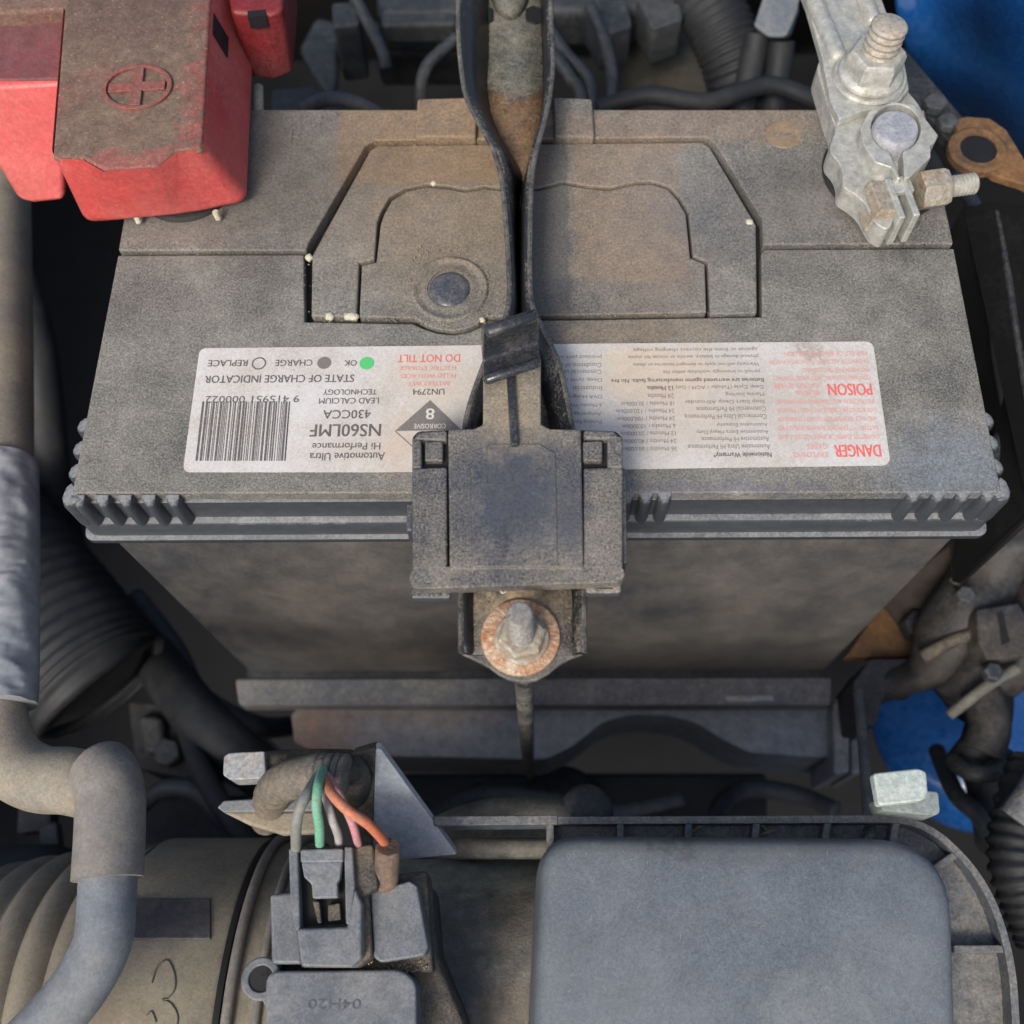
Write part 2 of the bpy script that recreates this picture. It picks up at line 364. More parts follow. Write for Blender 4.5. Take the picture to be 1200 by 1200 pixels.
# ------------------------------------------------------------------ battery
YF = at(628, 578, 0).y; YB = at(628, 128, 0).y
XL = at(84, 578, 0).x; XR = at(1174, 578, 0).x
bat = thing("car_battery", "large dusty black car battery with a white printed sticker along its top", "car battery", (0, (YF + YB) / 2, -170))
def rrect(e, z, r=3.0, k=0.0):
    return [Vector((p[0], p[1], z)) for p in rounded([(XL - e - k, YF - e), (XR + e + k, YF - e), (XR + e, YB + e * .3), (XL - e, YB + e * .3)], r, 4)]
lidV = loft([rrect(-.6, -4.2), rrect(0.0, -4.5), rrect(.1, -13.4), rrect(1.6, -13.9, 3, 1.6), rrect(1.9, -14.6, 3, 1.6), rrect(2.0, -21.2, 3, 1.6), rrect(3.2, -21.7, 3, 1.6), rrect(3.2, -23.6, 3, 1.6), rrect(2.6, -24.2, 3, 1.6)])
lid = mesh("lid", *lidV, M_lidside, bat, smooth=50)
# grip ribs round the rim of the lid
rib_me = None
def rib(x, y, ang, sc=1.0):
    global rib_me
    if rib_me is None:
        prof = [(-1.7, .6), (-1.6, -1.4), (-.9, -2.5), (0, -2.8), (.9, -2.5), (1.6, -1.4), (1.7, .6)]
        V, F = loft([[Vector((a, b * k, z)) for a, b in prof] for z, k in ((-13.6, 1), (-4, .98), (-1.8, .86), (-.7, .62), (-.35, .3))])
        rib_me = mesh("grip_rib", V, F, M_lidside, None, smooth=60); o = rib_me
    else:
        o = rib_me.copy(); COL.objects.link(o)
    o.parent = bat; o.matrix_parent_inverse = Matrix(); o.location = (Vector((x, y, 0)) - ORG[bat]) * S; o.rotation_euler = (0, 0, ang); o.scale = (sc, sc, 1)
for x in (91, 119, 146, 174, 202, 735, 757, 779, 1072, 1101, 1130, 1160): rib(at(x, 578, 0).x, YF + .2, 0)
for y in (497, 524, 551): rib(XL + .2, at(84, y, 0).y, -math.pi / 2, 1.15)
for y in (490, 517, 545): rib(XR - .2, at(1174, y, 0).y, math.pi / 2, 1.15)
for sx, X in ((-1, XL), (1, XR)): rib(X - sx * .6, YF + 1.2, sx * math.pi / 3.2, 1.6)
# plates of the lid top, parted by grooves
LT = [at(x, y) for x, y in ((168, 128), (1083, 128))]
def xl(y): return XL + .0 * y
front_poly = [(138, 299), (356, 298), (357, 377), (484, 379), (497, 385), (513, 390), (531, 392), (549, 389), (563, 383), (574, 376), (893, 371), (892, 296), (896, 292), (1118, 291), (1174, 577), (84, 578)]
rear_poly = [(139, 294), (359, 294), (362, 285), (428, 172), (440, 165), (826, 161), (838, 168), (893, 258), (894, 287), (1117, 286), (1083, 129), (168, 129)]
ins_in = [(439, 304), (442, 262), (446, 250), (456, 232), (475, 221), (500, 216), (525, 218), (545, 222), (568, 218), (600, 222), (632, 220), (660, 213), (690, 218), (715, 220), (745, 213), (766, 213), (785, 219), (797, 232), (807, 250), (812, 300)]
insert_poly = [(365, 371), (366, 300), (434, 176), (444, 171), (823, 167), (832, 173), (886, 264), (887, 367), (832, 369), (829, 307)] + ins_in[::-1] + [(421, 308), (418, 371)]
panel_poly = [(421, 371), (424, 311), (441, 307)] + [(x, y) for x, y in [(446, 263), (450, 251), (459, 235), (477, 224), (500, 219), (525, 221), (545, 225), (568, 221), (600, 225), (632, 223), (660, 216), (690, 221), (715, 223), (745, 216), (765, 216), (783, 222), (794, 234), (804, 251), (809, 302)]] + [(826, 309), (828, 366), (570, 371), (560, 379), (548, 385), (531, 388), (514, 386), (499, 381), (487, 373)]
def plate(name, poly, mat, z1=0.0, z0=-4.15, b=.5):
    P_ = px(poly, 0); P_ = [(p.x, p.y) for p in P_]
    return mesh(name, *prism(P_, z1, z0), mat, bat, bevel=b, seg=2)
plate("front_panel", front_poly, M_lid)
plate("rear_panel", rear_poly, M_lid, .3)
plate("vent_cover", insert_poly, M_lid, .2)
plate("vent_cover_center", panel_poly, M_lid, .1)
gf = mesh("groove_floor", *slab([(350, 382), (350, 160), (900, 155), (900, 382), (560, 394), (500, 394)], -3.9, -4.18), M_groove, bat)
# blocks on the rear edge
for poly in ([(489, 115), (560, 113), (558, 160), (486, 160)], [(648, 113), (694, 115), (697, 160), (650, 160)]):
    mesh("rear_block", *slab(poly, 2.2, -14), M_lid, bat, bevel=.8)
# charge indicator
c = at(527, 339, 0)
ind = mesh("charge_indicator", *lathe([(0, -.4), (5.9, -.4), (6.1, .5), (6.9, .55), (7.6, .25), (9.0, .25), (9.6, .75), (10.3, .7), (10.6, .2), (10.6, -2)], c, seg=48), M_lid, bat, smooth=60)
mesh("lens", *lathe([(0, 1.0), (2.5, .9), (4.6, .55), (5.6, .1), (5.9, -.39)], c, seg=32), M_lens, ind)
# polarity marks moulded in the lid
c = at(918, 158, .3)
neg = mesh("negative_mark", *lathe([(0, .12), (5.0, .12), (5.2, -.1)], c, seg=32), dusty("brown mark", lin(120, 100, 80), lin(140, 122, 100), .5), bat)
mesh("minus_bar", *box(c + Vector((0, 0, .2)), 6.2, 1.2, .3), M_lid, neg, bevel=.1)
c = at(341, 160, .3); g = G(); g.add(box(c, 5, 1.1, .7)).add(box(c, 1.0, 5, .72)); g.obj("positive_mark", M_lid, bat, bevel=.1)
# terminals: dark collar and lead post
c = at(1035, 202, .3)
mesh("terminal_collar", *lathe([(0, 1.4), (14, 1.4), (15.3, 1.3), (16.2, .9), (17.2, .3), (17.4, -.5)], c, seg=48), M_groove, bat, smooth=60)
pc = at(1051, 148, 17.5); 
post = mesh("terminal_post", *lathe([(7.2, 0), (6.6, 8), (6.05, 15.6), (5.6, 16.4), (0, 16.6)], (pc.x, pc.y, .9), seg=36), M_lead, bat, smooth=50)
c = at(218, 214, .3); mesh("terminal_collar", *lathe([(0, 1.2), (13, 1.2), (14, .7), (14.5, -.4)], c, seg=40), M_groove, bat)
mesh("terminal_post", *lathe([(7.4, 0), (6.6, 15), (0, 15.4)], (c.x, c.y + 8, .9), seg=30), M_lead, bat)
# case
yc0 = at(628, 639, -24).y + 1.2
zb = aty(628, 786, yc0).z
tl, tr = aty(137, 639, yc0), aty(1112, 639, yc0); bl, br = aty(289, 786, yc0), aty(968, 786, yc0)
def cring(xa, xb, z): return [Vector((p[0], p[1], z)) for p in rounded([(xa, yc0), (xb, yc0), (xb, YB - .5), (xa, YB - .5)], 2.2, 4)]
mesh("case", *loft([cring(bl.x, br.x, zb), cring(tl.x, tr.x, -23.5)]), M_case, bat, smooth=40)

# sticker
lab_poly = [(234, 408), (420, 406), (560, 404.5), (700, 402.5), (1023, 400), (1044, 545), (700, 550), (440, 553), (214, 553)]
lp = [(p.x, p.y) for p in px(lab_poly, .25)]
sticker = mesh("sticker", *prism(rounded(lp, [2, 0, 0, 0, 2.2, 2.4, 0, 0, 2], 5), .22, -.05), M_label, bat)
Z = .30
gb, gf_, gr, grf, gw = M_ink, M_inkfine, M_inkred, M_inkredfine, M_inkwhite
for body, x0, y0, x1, y1, bo in [
    ("Automotive Ultra", 362.6, 530.5, 450.8, 539.5, .012), ("Hi Performance", 365.7, 519, 445.5, 527.2, .008), ("NS60LMF", 363.3, 497, 446, 511.5, .02),
    ("430CCA", 378.5, 480.5, 434.5, 490.5, .012), ("LEAD CALCIUM", 373.8, 466.3, 443.8, 473, .012), ("TECHNOLOGY", 378.5, 456.2, 441.5, 462.6, .012),
    ("STATE OF CHARGE INDICATOR", 240, 439.5, 414.7, 448.3, .018), ("OK", 403.5, 422, 418, 428.7, .012), ("CHARGE", 322.5, 421.5, 366, 428.8, .012),
    ("REPLACE", 243.6, 421.8, 290, 429.2, .012), ("9 415951 000022", 241, 463.8, 350.5, 471.8, 0), ("UN2794", 483.5, 455.6, 520.7, 462.6, .012)]:
    line(gb, body, x0, y0, x1, y1, Z, bo)
line(gb, "Nationwide Warranty*", 836, 528.6, 904, 536.2, Z, .02)
line(gb, "Batteries are warranted against manufacturing faults. No fire", 716, 442.2, 895, 448.2, Z, .012)
def fine(g, rows, xr, h, wch, bold=0.0):
    for yy, s, xend in rows: line(g, s, xend if xend else xr(yy) - wch * len(s), yy - h / 2, xr(yy), yy + h / 2, Z, bold)
fine(gf_, [(523.5, "Automotive Ultra Hi Performance", 806), (514.7, "Automotive Hi Performance", 822), (505.7, "Automotive Extra Heavy Duty", 816), (497.2, "Automotive Economy", 840),
           (488.2, "Commercial Ultra Hi Performance", 802), (479.3, "Commercial Hi Performance", 816), (470.3, "Stop Start Deep Allrounder", 802), (461.6, "Marine Starting", 850),
           (453.2, "Deep Cycle (Tubular / AGM / Gel) 12 Months", 758)], lambda y: 893 + (y - 440) * .115, 5.6, 3)
fine(gf_, [(435.2, "period, or knowingly, workshop within the", 777), (426.6, "Warranty will not apply to damaged batteries or abuse", 742),
           (417.6, "physical damage to battery, service or misuse for claims", 736), (409.4, "against or from the correct charging voltage", 742)], lambda y: 891 + (y - 440) * .115, 5.2, 3)
fine(gf_, [(525.7, "36 Months / 60,000km", 727), (516.6, "24 Months / 40,000km", 727), (507.6, "12 Months / 20,000km", 727), (499, "6 Months / 10,000km", 729), (490.2, "24 Months / 100,000km", 723),
           (481.2, "24 Months / 120,000km", 722), (472.6, "18 Months / 30,000km", 728), (464, "24 Months", 759), (455.2, "12 Months", 759)], lambda y: 788 + (y - 440) * .06, 5.6, 3)
fine(gf_, [(494, "Pumping Equipment", 655), (484.5, "Amperage", 668), (474.3, "6 Months Warranty", 652), (464.3, "DVA Hungry", 666), (455, "Industrial", 672), (444.8, "Deep cycle use", 655),
           (436, "Commercial use or", 648), (428, "Conditions of use", 650), (418, "product part use", 650)], lambda y: 705, 5.4, 3)
line(gr, "DO NOT TILT", 466, 415.4, 539, 424.4, Z, .01)
line(gr, "DANGER", 978, 521.2, 1032, 535.4, Z, .035); line(gr, "POISON", 970.5, 449.6, 1021.5, 463.2, Z, .035)
fine(grf, [(431.3, "ELECTRIC STORAGE", 468.4), (440.4, "FILLED WITH ACID", 470), (449.4, "BATTERY WET", 478)], lambda y: 534 if y < 446 else 527, 5.0, 3, .012)
fine(grf, [(533, "EXPLOSIVE", 929), (523, "GASES", 945.5)], lambda y: 970, 6.2, 3)
fine(grf, [(512, "CIGARETTES FLAMES OR SPARKS COULD CAUSE", 912), (501.5, "BATTERY TO EXPLODE ALWAYS SHIELD EYES", 911.5), (491, "AND FACE FROM BATTERY DO NOT CHARGE OR", 911),
           (480.7, "USE BOOSTER CABLES WITHOUT PROPER", 910.5), (470.7, "INSTRUCTION AND TRAINING KEEP UPRIGHT", 909), (443, "CONTAINS SULPHURIC ACID AVOID CONTACT", 905),
           (433.6, "WITH SKIN EYES OR CLOTHING", 940), (424, "IN EVENT OF ACCIDENT FLUSH WITH WATER", 902), (414.4, "KEEP OUT OF REACH OF CHILDREN", 919)], lambda y: 1016 + (y - 414) * .15, 5.2, 3)
fine(grf, [(452.3, "CAUSES SEVERE", 906), (460.6, "BURNS", 932)], lambda y: 960, 5.6, 3)
# barcode
random.seed(11)
barcode = G(); xx = 0.0; bars = []
while xx < 1: 
    wbar = random.choice((.008, .008, .016, .024)); bars.append((xx, min(1, xx + wbar))); xx += wbar + random.choice((.008, .01, .016, .02))
bars += [(0.985, 1.0)]
for a, b in bars:
    def bx(u, top): return (237 + 103 * u, 470.5) if top else (229 + 105.5 * u, 540)
    barcode.add(([at(*bx(a, 0), Z), at(*bx(b, 0), Z), at(*bx(b, 1), Z), at(*bx(a, 1), Z)], [[0, 1, 2, 3]]))
barcode.obj("barcode", M_ink, sticker)
mesh("green_dot", *ellipse_face(429.8, 425.5, 8.6, Z), M_inkgreen, sticker); mesh("dark_dot", *ellipse_face(380, 425.2, 8.2, Z), M_inkgrey, sticker)
mesh("ring_mark", *ring_face(303.4, 425.8, 8.4, Z, .35), M_ink, sticker)
hz = G(); hz.add((px([(463, 505), (504, 468.8), (541, 504)], Z), [[0, 1, 2]]))
for a, b in (((463, 505), (503, 541)), ((541, 504), (503, 541))):
    p, q = at(*a, Z), at(*b, Z); n = (q - p).normalized().cross(Vector((0, 0, 1))) * .12; hz.add(([p - n, q - n, q + n, p + n], [[0, 1, 2, 3]]))
hz.obj("hazard_diamond", M_inkgrey, sticker)
line(gw, "8", 499.4, 478.6, 508.9, 491.4, Z + .06, .03); line(gw, "CORROSIVE", 485, 496.5, 522.5, 502, Z + .06, .01)

# pale grit lumps caught in the grooves
def grit(x, y, r, lab, sq=1.0):
    bm = bmesh.new(); bmesh.ops.create_icosphere(bm, subdivisions=2, radius=1)
    c = at(x, y, -.2); V = []
    for v in bm.verts:
        k = 1 + .25 * math.sin(v.co.x * 5 + x) * math.cos(v.co.y * 4 + y); V.append(c + Vector((v.co.x * r * sq * k, v.co.y * r * k, v.co.z * r * .8)))
    F = [[q.index for q in f.verts] for f in bm.faces]; bm.free()
    tag(mesh("grit_lump", V, F, M_pale, None, smooth=180, loc=c), lab, "grit", "pale grit lumps in the battery lid grooves")
grit(362, 302, 1.2, "small pale grit lump at the left corner where the lid seam meets the vent cover")
grit(386, 371, 1.3, "round pale grit lump in the front groove, nearest the left corner of the vent cover")
grit(411, 371, 1.3, "wide pale grit lump in the front groove, right beside the round one", 1.7)
grit(878, 261, 1.2, "single pale grit lump in the slanted groove at the right of the vent cover")
grit(508, 215, .9, "tiny grit lump in the thin wavy groove above the charge indicator")
grit(565, 375, .9, "tiny grit lump in the groove just right below the round charge indicator")

# ------------------------------------------------------------------ hold-down strap
strap = thing("hold_down_strap", "black steel battery hold-down strap twisted narrow in the middle, lying across the battery top", "strap", tuple(at(612, 300, 3)))
secs = [  # row, left lip, left base, right base, right lip, base level, lip level
    (-60, 538, 568, 637, 643, 4, 14), (0, 538, 568, 638, 644, 4, 14), (60, 537, 568, 640, 646, 4, 14), (105, 540, 566, 641, 648, 4, 14), (145, 547, 574, 637, 644, 4, 14), (180, 563, 592, 630, 637, 4, 15),
    (208, 578, 607, 620, 629, 4, 15), (240, 588, 604, 615, 623, 4, 14), (300, 594, 602, 613, 621, 4, 13), (370, 597, 604, 613, 622, 4, 12), (400, 588, 602, 620, 634, 4, 11),
    (440, 568, 588, 634, 654, 4, 10), (500, 547, 562, 650, 668, 4, 9), (560, 542, 556, 662, 678, 4, 8), (640, 540, 550, 672, 683, 4, 7), (700, 540, 548, 675, 684, 4, 6), (768, 541, 549, 676, 684, 4, 6)]
def xat(col, Y, z):
    # X on level z and depth Y that is seen in this column
    lo, hi = -400.0, 400.0
    for _ in range(40):
        m = (lo + hi) / 2
        if proj((m, Y, z))[0] < col: lo = m
        else: hi = m
    return lo
rings = []
for y, a, b, c_, d, z0, z1 in secs:
    Y = at(610, y, z0).y; rings.append((Vector((xat(a, Y, z1), Y, z1)), Vector((xat(b, Y, z0), Y, z0)), Vector((xat(c_, Y, z0), Y, z0)), Vector((xat(d, Y, z1), Y, z1))))
dense = []
for k in range(4):
    dense.append(spline([r[k] for r in rings], 4))
rows = list(zip(*dense))
def sheet(rows, i, j): return loft([[r[i], r[j]] for r in rows], False, False)
strap_stain = [stain('box', 560, 112, 645, 230, 3, lin(132, 98, 64), .7, 2.5, 4), stain('box', 555, -30, 645, 108, 3, lin(112, 112, 98), .65, 2, 4), stain('box', 540, 670, 690, 805, 3, lin(112, 108, 100), .75, 2, 4), stain('ell', 560, 680, 668, 735, 6, lin(164, 144, 114), .9, 2, 4)]
M_strapbase = dusty("strap base paint", lin(52, 52, 54), lin(140, 130, 112), .38, 80, 1600, .5, .4, stains=strap_stain, org=ORG[strap], contrast=.1)
mesh("base_plate", *sheet(rows, 1, 2), M_strapbase, strap, solid=1.5, smooth=60)
mesh("side_flange", *sheet(rows, 1, 0), M_strap, strap, solid=1.3, smooth=60); mesh("side_flange", *sheet(rows, 3, 2), M_strap, strap, solid=1.3, smooth=60)
# rolled lips of the flanges
for k in (0, 3): mesh("flange_lip", *tube([r[k] for r in rows], .75, 8), M_strapedge, strap)
# rounded end of the strap
e = [at(x, y, 4) for x, y in ((541, 766), (556, 773), (572, 781), (584, 790), (598, 797), (612, 799), (628, 797), (643, 789), (655, 779), (668, 772), (684, 766))]
mesh("strap_end", *prism([(p.x, p.y) for p in e], 4, 2.4), M_strapbase, strap, bevel=.3)
# pressed hump and hook hole at the rear
c = at(598, 10, 4); mesh("pressed_hump", *loft([[Vector((c.x + r_ * 6.5 * math.cos(a), c.y + 10 + r_ * 15 * math.sin(a), 4 + h)) for a in (2 * math.pi * k / 24 for k in range(24))] for r_, h in ((1, 0), (.85, 2), (.6, 3.4), (.2, 4))]), M_strapbase, strap, smooth=180)
for x in (570, 628): mesh("hook_slot", *slab([(x - 12, 10), (x - 4, 6), (x + 8, 10), (x + 8, 24), (x, 28), (x - 12, 24)], 4.6, 4.05), M_black, strap, bevel=.3)

# ------------------------------------------------------------------ hook bolt
hb = thing("hook_bolt", "hook bolt with rusty round washer and grey nut at the strap's front end", "bolt", tuple(at(611, 748, 4)))
c = at(610, 748, 4)
mesh("washer", *lathe([(3.0, .1), (8.6, .1), (9.1, .5), (9.0, 1.3), (8.6, 1.6), (3.0, 1.6)], c, seg=48), M_rust, hb, smooth=40)
cn = c + Vector((.3, -.6, 1.85))
mesh("nut", *G().add(hexa(5.7, 3.6, cn, rot=.5)).add(lathe([(6.3, 0), (6.3, .5), (5.8, .9), (3, .9)], cn, seg=32)).__dict__.values(), M_zincrust, hb, bevel=.3)
stud_top = 30.0
mesh("rod", *tube([c + Vector((.3, -.6, 0)), Vector((c.x + .6, c.y, -60)), Vector((c.x + 1.0, c.y + 1, -150)), Vector((c.x + 2, c.y + 2, -186)), Vector((c.x + 2, c.y + 6, -193)), Vector((c.x + 2, c.y + 14, -194))], [2.6, 2.5, 2.2, 1.9, 1.7, 1.5], 16), dusty("worn rod", lin(58, 58, 58), lin(128, 124, 116), .42, 70, 900, .4, .3), hb)
mesh("threaded_stud", *thread(3.0, 13.5, cn + Vector((0, 0, 3.2)), (-.02, .03, 1), 1.25), M_steel, hb, smooth=30)

# straw caught under the holder
tag(mesh("straw", *tube(spline([at(580, 680, 6), at(585, 688, 6.2), at(589, 695, 6.1), at(595, 690, 6)], 3), .3, 6), M_pale, None, loc=at(585, 688, 5)), "thin bent piece of straw poking out under the black plastic holder", "straw")

# ------------------------------------------------------------------ plastic holder on the strap
ho = thing("connector_holder", "square black plastic holder with an upright latch, clipped on the hold-down strap", "holder", tuple(at(605, 600, 6)))
ZH = 17.0
def holes(outer, hs, z1, z0):               # plate with rectangular holes, as joined strips
    pass
xs = [483, 497, 522, 527, 553, 655, 680, 685, 709, 729]
g = G()
base = slab(rounded([(483, 668), (483, 512), (490, 505), (566, 502), (634, 502), (722, 505), (729, 512), (731, 668)], 4), ZH - 2.4, ZH - 5)
mesh("back_plate", *base, M_groove, ho, bevel=.3)
hstain = [stain('ell', 548, 512, 660, 648, 6, lin(64, 68, 78), 1.0, 1.8, ZH), stain('ell', 655, 570, 684, 650, 2, lin(66, 70, 80), .8, 1.5, ZH), stain('ell', 565, 445, 636, 520, 5, lin(170, 152, 122), .5, 1.5, ZH)]
M_hold = dusty("holder plastic", lin(60, 63, 70), lin(146, 138, 122), .42, 45, 1900, .4, .15, stains=hstain, org=ORG[ho], tone=.14, contrast=.14, wb=.42, grain=.26)
mesh("center_plate", *slab([(527, 667), (525, 503), (555, 502), (566, 497), (566, 430), (634, 418), (634, 497), (645, 502), (681, 503), (684, 667)], ZH, ZH - 3), M_hold, ho, bevel=.5)
mesh("raised_face", *slab([(554, 664), (552, 530), (575, 520), (632, 520), (651, 530), (654, 664)], ZH + .35, ZH - .2), M_hold, ho, bevel=.3)
for a, b, c_, d in ((483, 524, 495, 523), (684, 730, 681, 711)):
    w_ = mesh("side_column", *slab([(a, 667), (a, 548), (b, 547), (b, 667)], ZH - .5, ZH - 4), M_hold, ho, bevel=.6)
    mesh("window_lintel", *slab([(a, 515), (a + 8, 505), (b, 503), (b, 516)] if a < 600 else [(a, 503), (b - 10, 504), (b - 1, 514), (a, 514)], ZH - .1, ZH - 4), M_hold, ho, bevel=.8)
    if a < 600: mesh("window_jamb", *slab([(483, 548), (483, 513), (494, 514), (494, 548)], ZH - .3, ZH - 4), M_hold, ho, bevel=.5)
    else: mesh("window_jamb", *slab([(712, 548), (712, 511), (730, 511), (730, 548)], ZH - .3, ZH - 4), M_hold, ho, bevel=.5)
    t0, t1 = (498, 519) if a < 600 else (683, 706)
    mesh("clip_tongue", *slab([(t0, 540), (t0, 517), (t1, 516), (t1, 540)], ZH - .4, ZH - 2.6), M_hold, ho, bevel=.5)
# lower bar with its two end sockets
def front_bar():
    pts = px(rounded([(480, 672), (486, 664), (725, 660), (732, 668), (732, 676), (726, 682), (488, 690), (480, 684)], 6, 3), ZH - .6)
    return prism([(p.x, p.y) for p in pts], ZH - .6, ZH - 4.5)
mesh("front_bar", *front_bar(), M_hold, ho, bevel=.9, seg=3)
for x0, x1, y in ((482, 528, 693), (686, 728, 687)):
    s_ = mesh("socket", *slab(rounded([(x0, y + 8), (x0, y - 8), (x1, y - 8), (x1, y + 8)], 4), ZH - 4.3, ZH - 7), M_blackp, ho, bevel=.5)
    mesh("socket_slot", *slab([(x0 + 12, y + 3), (x0 + 12, y - 3), (x1 - 10, y - 3), (x1 - 10, y + 3)], ZH - 4.2, ZH - 5), M_black, s_)
mesh("side_tab", *slab([(728, 660), (727, 548), (733, 548), (735, 660)], ZH - 5, ZH - 12), M_blackp, ho, bevel=.4)
mesh("side_tab", *slab([(476, 622), (477, 590), (484, 590), (484, 622)], ZH - 5, ZH - 12), M_blackp, ho, bevel=.4)
mesh("center_rib", *bar(at(598, 438, ZH + 1.6), at(603, 521, ZH + 1.6), 1.9, 2.2), M_latch, ho, bevel=.4)
prof = [(570, 452, 634, 430, 16.6), (567, 449, 634, 427, 20.0), (566, 443, 633, 420, 21.6), (566, 436, 632, 413, 19.4), (566, 424, 632, 402, 18.6), (566, 412, 632, 391, 21.5), (566, 402, 631, 380, 26.5), (566, 394, 631, 372, 31), (568, 387, 630, 366, 34), (571, 384, 628, 363, 34.4)]
rows_ = []
for xa, ya, xb, yb, z in prof: a, b = at(xa, ya, z), at(xb, yb, z); rows_.append([a + (b - a) * t for t in (0, .03, .08, .5, .92, .97, 1)])
mesh("latch", *loft(rows_, False, False), M_latch, ho, solid=1.8, smooth=180, subsurf=2)
a, b = at(570, 391, 33.2), at(628, 370, 33.2); mesh('latch_lip', *tube([a + (b - a) * t for t in (0, .04, .5, .96, 1)], [.7, 1.35, 1.35, 1.35, .7], 12), M_latch, ho, smooth=180)
a, b = at(568, 446, 20.6), at(632, 424, 20.6); mesh('latch_ridge', *tube([a + (b - a) * t for t in (0, .04, .5, .96, 1)], [.7, 1.25, 1.25, 1.25, .7], 12), M_latch, ho, smooth=180)

# ------------------------------------------------------------------ red terminal covers
rc = thing("positive_terminal_cover", "dust covered red plastic box with a raised plus sign, nearest the battery's left corner", "terminal cover", tuple(at(180, 235, 2)))
ZT, ZB_ = 27.0, 2.0
top = [at(x, y, ZT) for x, y in ((60, 186), (97, 187), (121, 201), (184, 197), (207, 178), (238, 176), (252, -70), (80, -60))]
bot = [at(x, y, ZB_) for x, y in ((98, 266), (122, 265), (146, 262), (208, 256), (236, 253), (294, 240), (303, 30), (128, 40))]
bot2 = [Vector((b.x, b.y, b.z)) for b in bot]
mid = [t.lerp(b, .08) for t, b in zip(top, bot)]
V, F = loft([bot2, top])
body = mesh("cover_body", V, F[:-1], M_red, rc, bevel=3.4, seg=5, bang=25)
body.data.materials.append(M_reddust)
for p in body.data.polygons:
    if p.normal.z > .8: p.material_index = 1
lidp = mesh("cover_top", [v + Vector((0, 0, .15)) for v in [top[i].lerp(sum(top, Vector()) / 8, .012) for i in range(8)]] + [v + Vector((0, 0, -2)) for v in [top[i].lerp(sum(top, Vector()) / 8, .012) for i in range(8)]],
            [[0, 1, 2, 3, 4, 5, 6, 7]] + [[i, (i + 1) % 8, 8 + (i + 1) % 8, 8 + i] for i in range(8)] + [list(range(15, 7, -1))], dusty('red cover top under dust', lin(124, 66, 62), lin(112, 96, 82), .76, 40, 1500, .6, .3, tone=.25, grain=.3, grit=.06, grit_col=lin(160, 136, 108), org=ORG[rc], stains=[stain('ell', 60, 182, 250, 215, 3, lin(160, 84, 78), .6, 2, ZT), stain('box', 230, -60, 256, 190, 2.5, lin(150, 66, 64), .6, 3, ZT), stain('ell', 60, -60, 260, 60, 10, lin(92, 70, 64), .7, 3, ZT)]), rc, bevel=1.4, seg=3)  # rear ellipse paints purple shading into the dust colour; edge patches are thinner dust
ce = at(161, 103, ZT + .3); emb = dusty("dusty red emblem", lin(140, 74, 68), lin(118, 90, 78), .45, 150, 1500, .6, .4)
rr = mm(82, 161, 103, ZT) / 2; yaw = .06
n = 40; ring = []
for k in range(n):
    a = 2 * math.pi * k / n; ring.append((math.cos(a), math.sin(a)))
ey = .84
def ringat(r, z): return [ce + Vector((c_ * r, s_ * r * ey, z)) for c_, s_ in ring]
plus = mesh("plus_emblem", *loft([ringat(rr, -.2), ringat(rr, .7), ringat(rr - 1.3, .7), ringat(rr - 1.3, -.2)], True, False), emb, rc, bevel=.2)
m_ = Matrix.Rotation(yaw, 3, 'Z')
mesh("plus_cross", *G().add(box(ce + Vector((0, 0, .3)), rr * 1.6, 3.0, .9, yaw)).add(box(ce + Vector((0, 0, .32)), 3.0, rr * 1.42, .92, yaw)).__dict__.values(), emb, plus, bevel=.2)
def side_pt(u, v, out=.25):
    a = top[5].lerp(top[6], u); b = bot[5].lerp(bot[6], u); n = (top[6] - top[5]).cross(bot[5] - top[5]).normalized(); n = n if n.x > 0 else -n
    return a.lerp(b, v) + n * out
qs = [side_pt(.545, .05), side_pt(.645, .05), side_pt(.645, .36), side_pt(.545, .36)]
mesh("vent_slot", *loft([qs, [v - Vector((2, 0, .3)) for v in qs]]), M_black, rc)
for x, y in ((163, 258), (256, 254)):
    mesh("terminal_leg", *tube([at(x - 4, y - 6, 4), at(x, y + 2, 1.6)], .9, 8), M_pale, rc)

rc2 = thing("fuse_box_cover", "big red plastic box with dusty purple top at the left edge, behind plus-marked cover", "fuse box cover", tuple(at(0, 180, 0)))
t2 = [at(x, y, 22) for x, y in ((-120, 98), (78, 94), (84, 14), (-120, 24))]; b2 = [at(x, y, -8) for x, y in ((-60, 240), (84, 236), (84, 150), (-60, 150))]
o = mesh("cover_body", *loft([[at(x, y, -8) for x, y in ((24, 236), (40, 240), (76, 236), (90, 150), (-10, 150))], [at(x, y, 22) for x, y in ((-60, 101), (-10, 100), (76, 95), (84, 14), (-60, 24))]]), M_red, rc2, bevel=1.6, seg=3)
mesh("cover_top", *slab([(-118, 96), (74, 92), (82, 20), (-118, 30)], 22.5, 20), dusty("dusty purple red top", lin(122, 62, 64), lin(110, 78, 76), .5, 50, 1500, .6, .4), rc2, bevel=.7)
mesh("rear_step", *slab([(-118, 22), (86, 10), (86, -60), (-118, -60)], 27, 15), M_reddust, rc2, bevel=1.2)
rc3 = thing("fusible_link_cover", "narrow shade-darkened red plastic cover with a small slot, standing right behind the plus-marked cover", "fuse cover", tuple(at(300, 70, 0)))
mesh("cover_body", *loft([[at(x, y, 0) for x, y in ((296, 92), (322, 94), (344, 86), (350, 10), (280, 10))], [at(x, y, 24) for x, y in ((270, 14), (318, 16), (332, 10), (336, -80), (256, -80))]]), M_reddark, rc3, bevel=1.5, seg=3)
mesh("slot", *slab([(290, 13), (311, 11), (311, 18), (290, 20)], 24.1, 20), M_black, rc3)
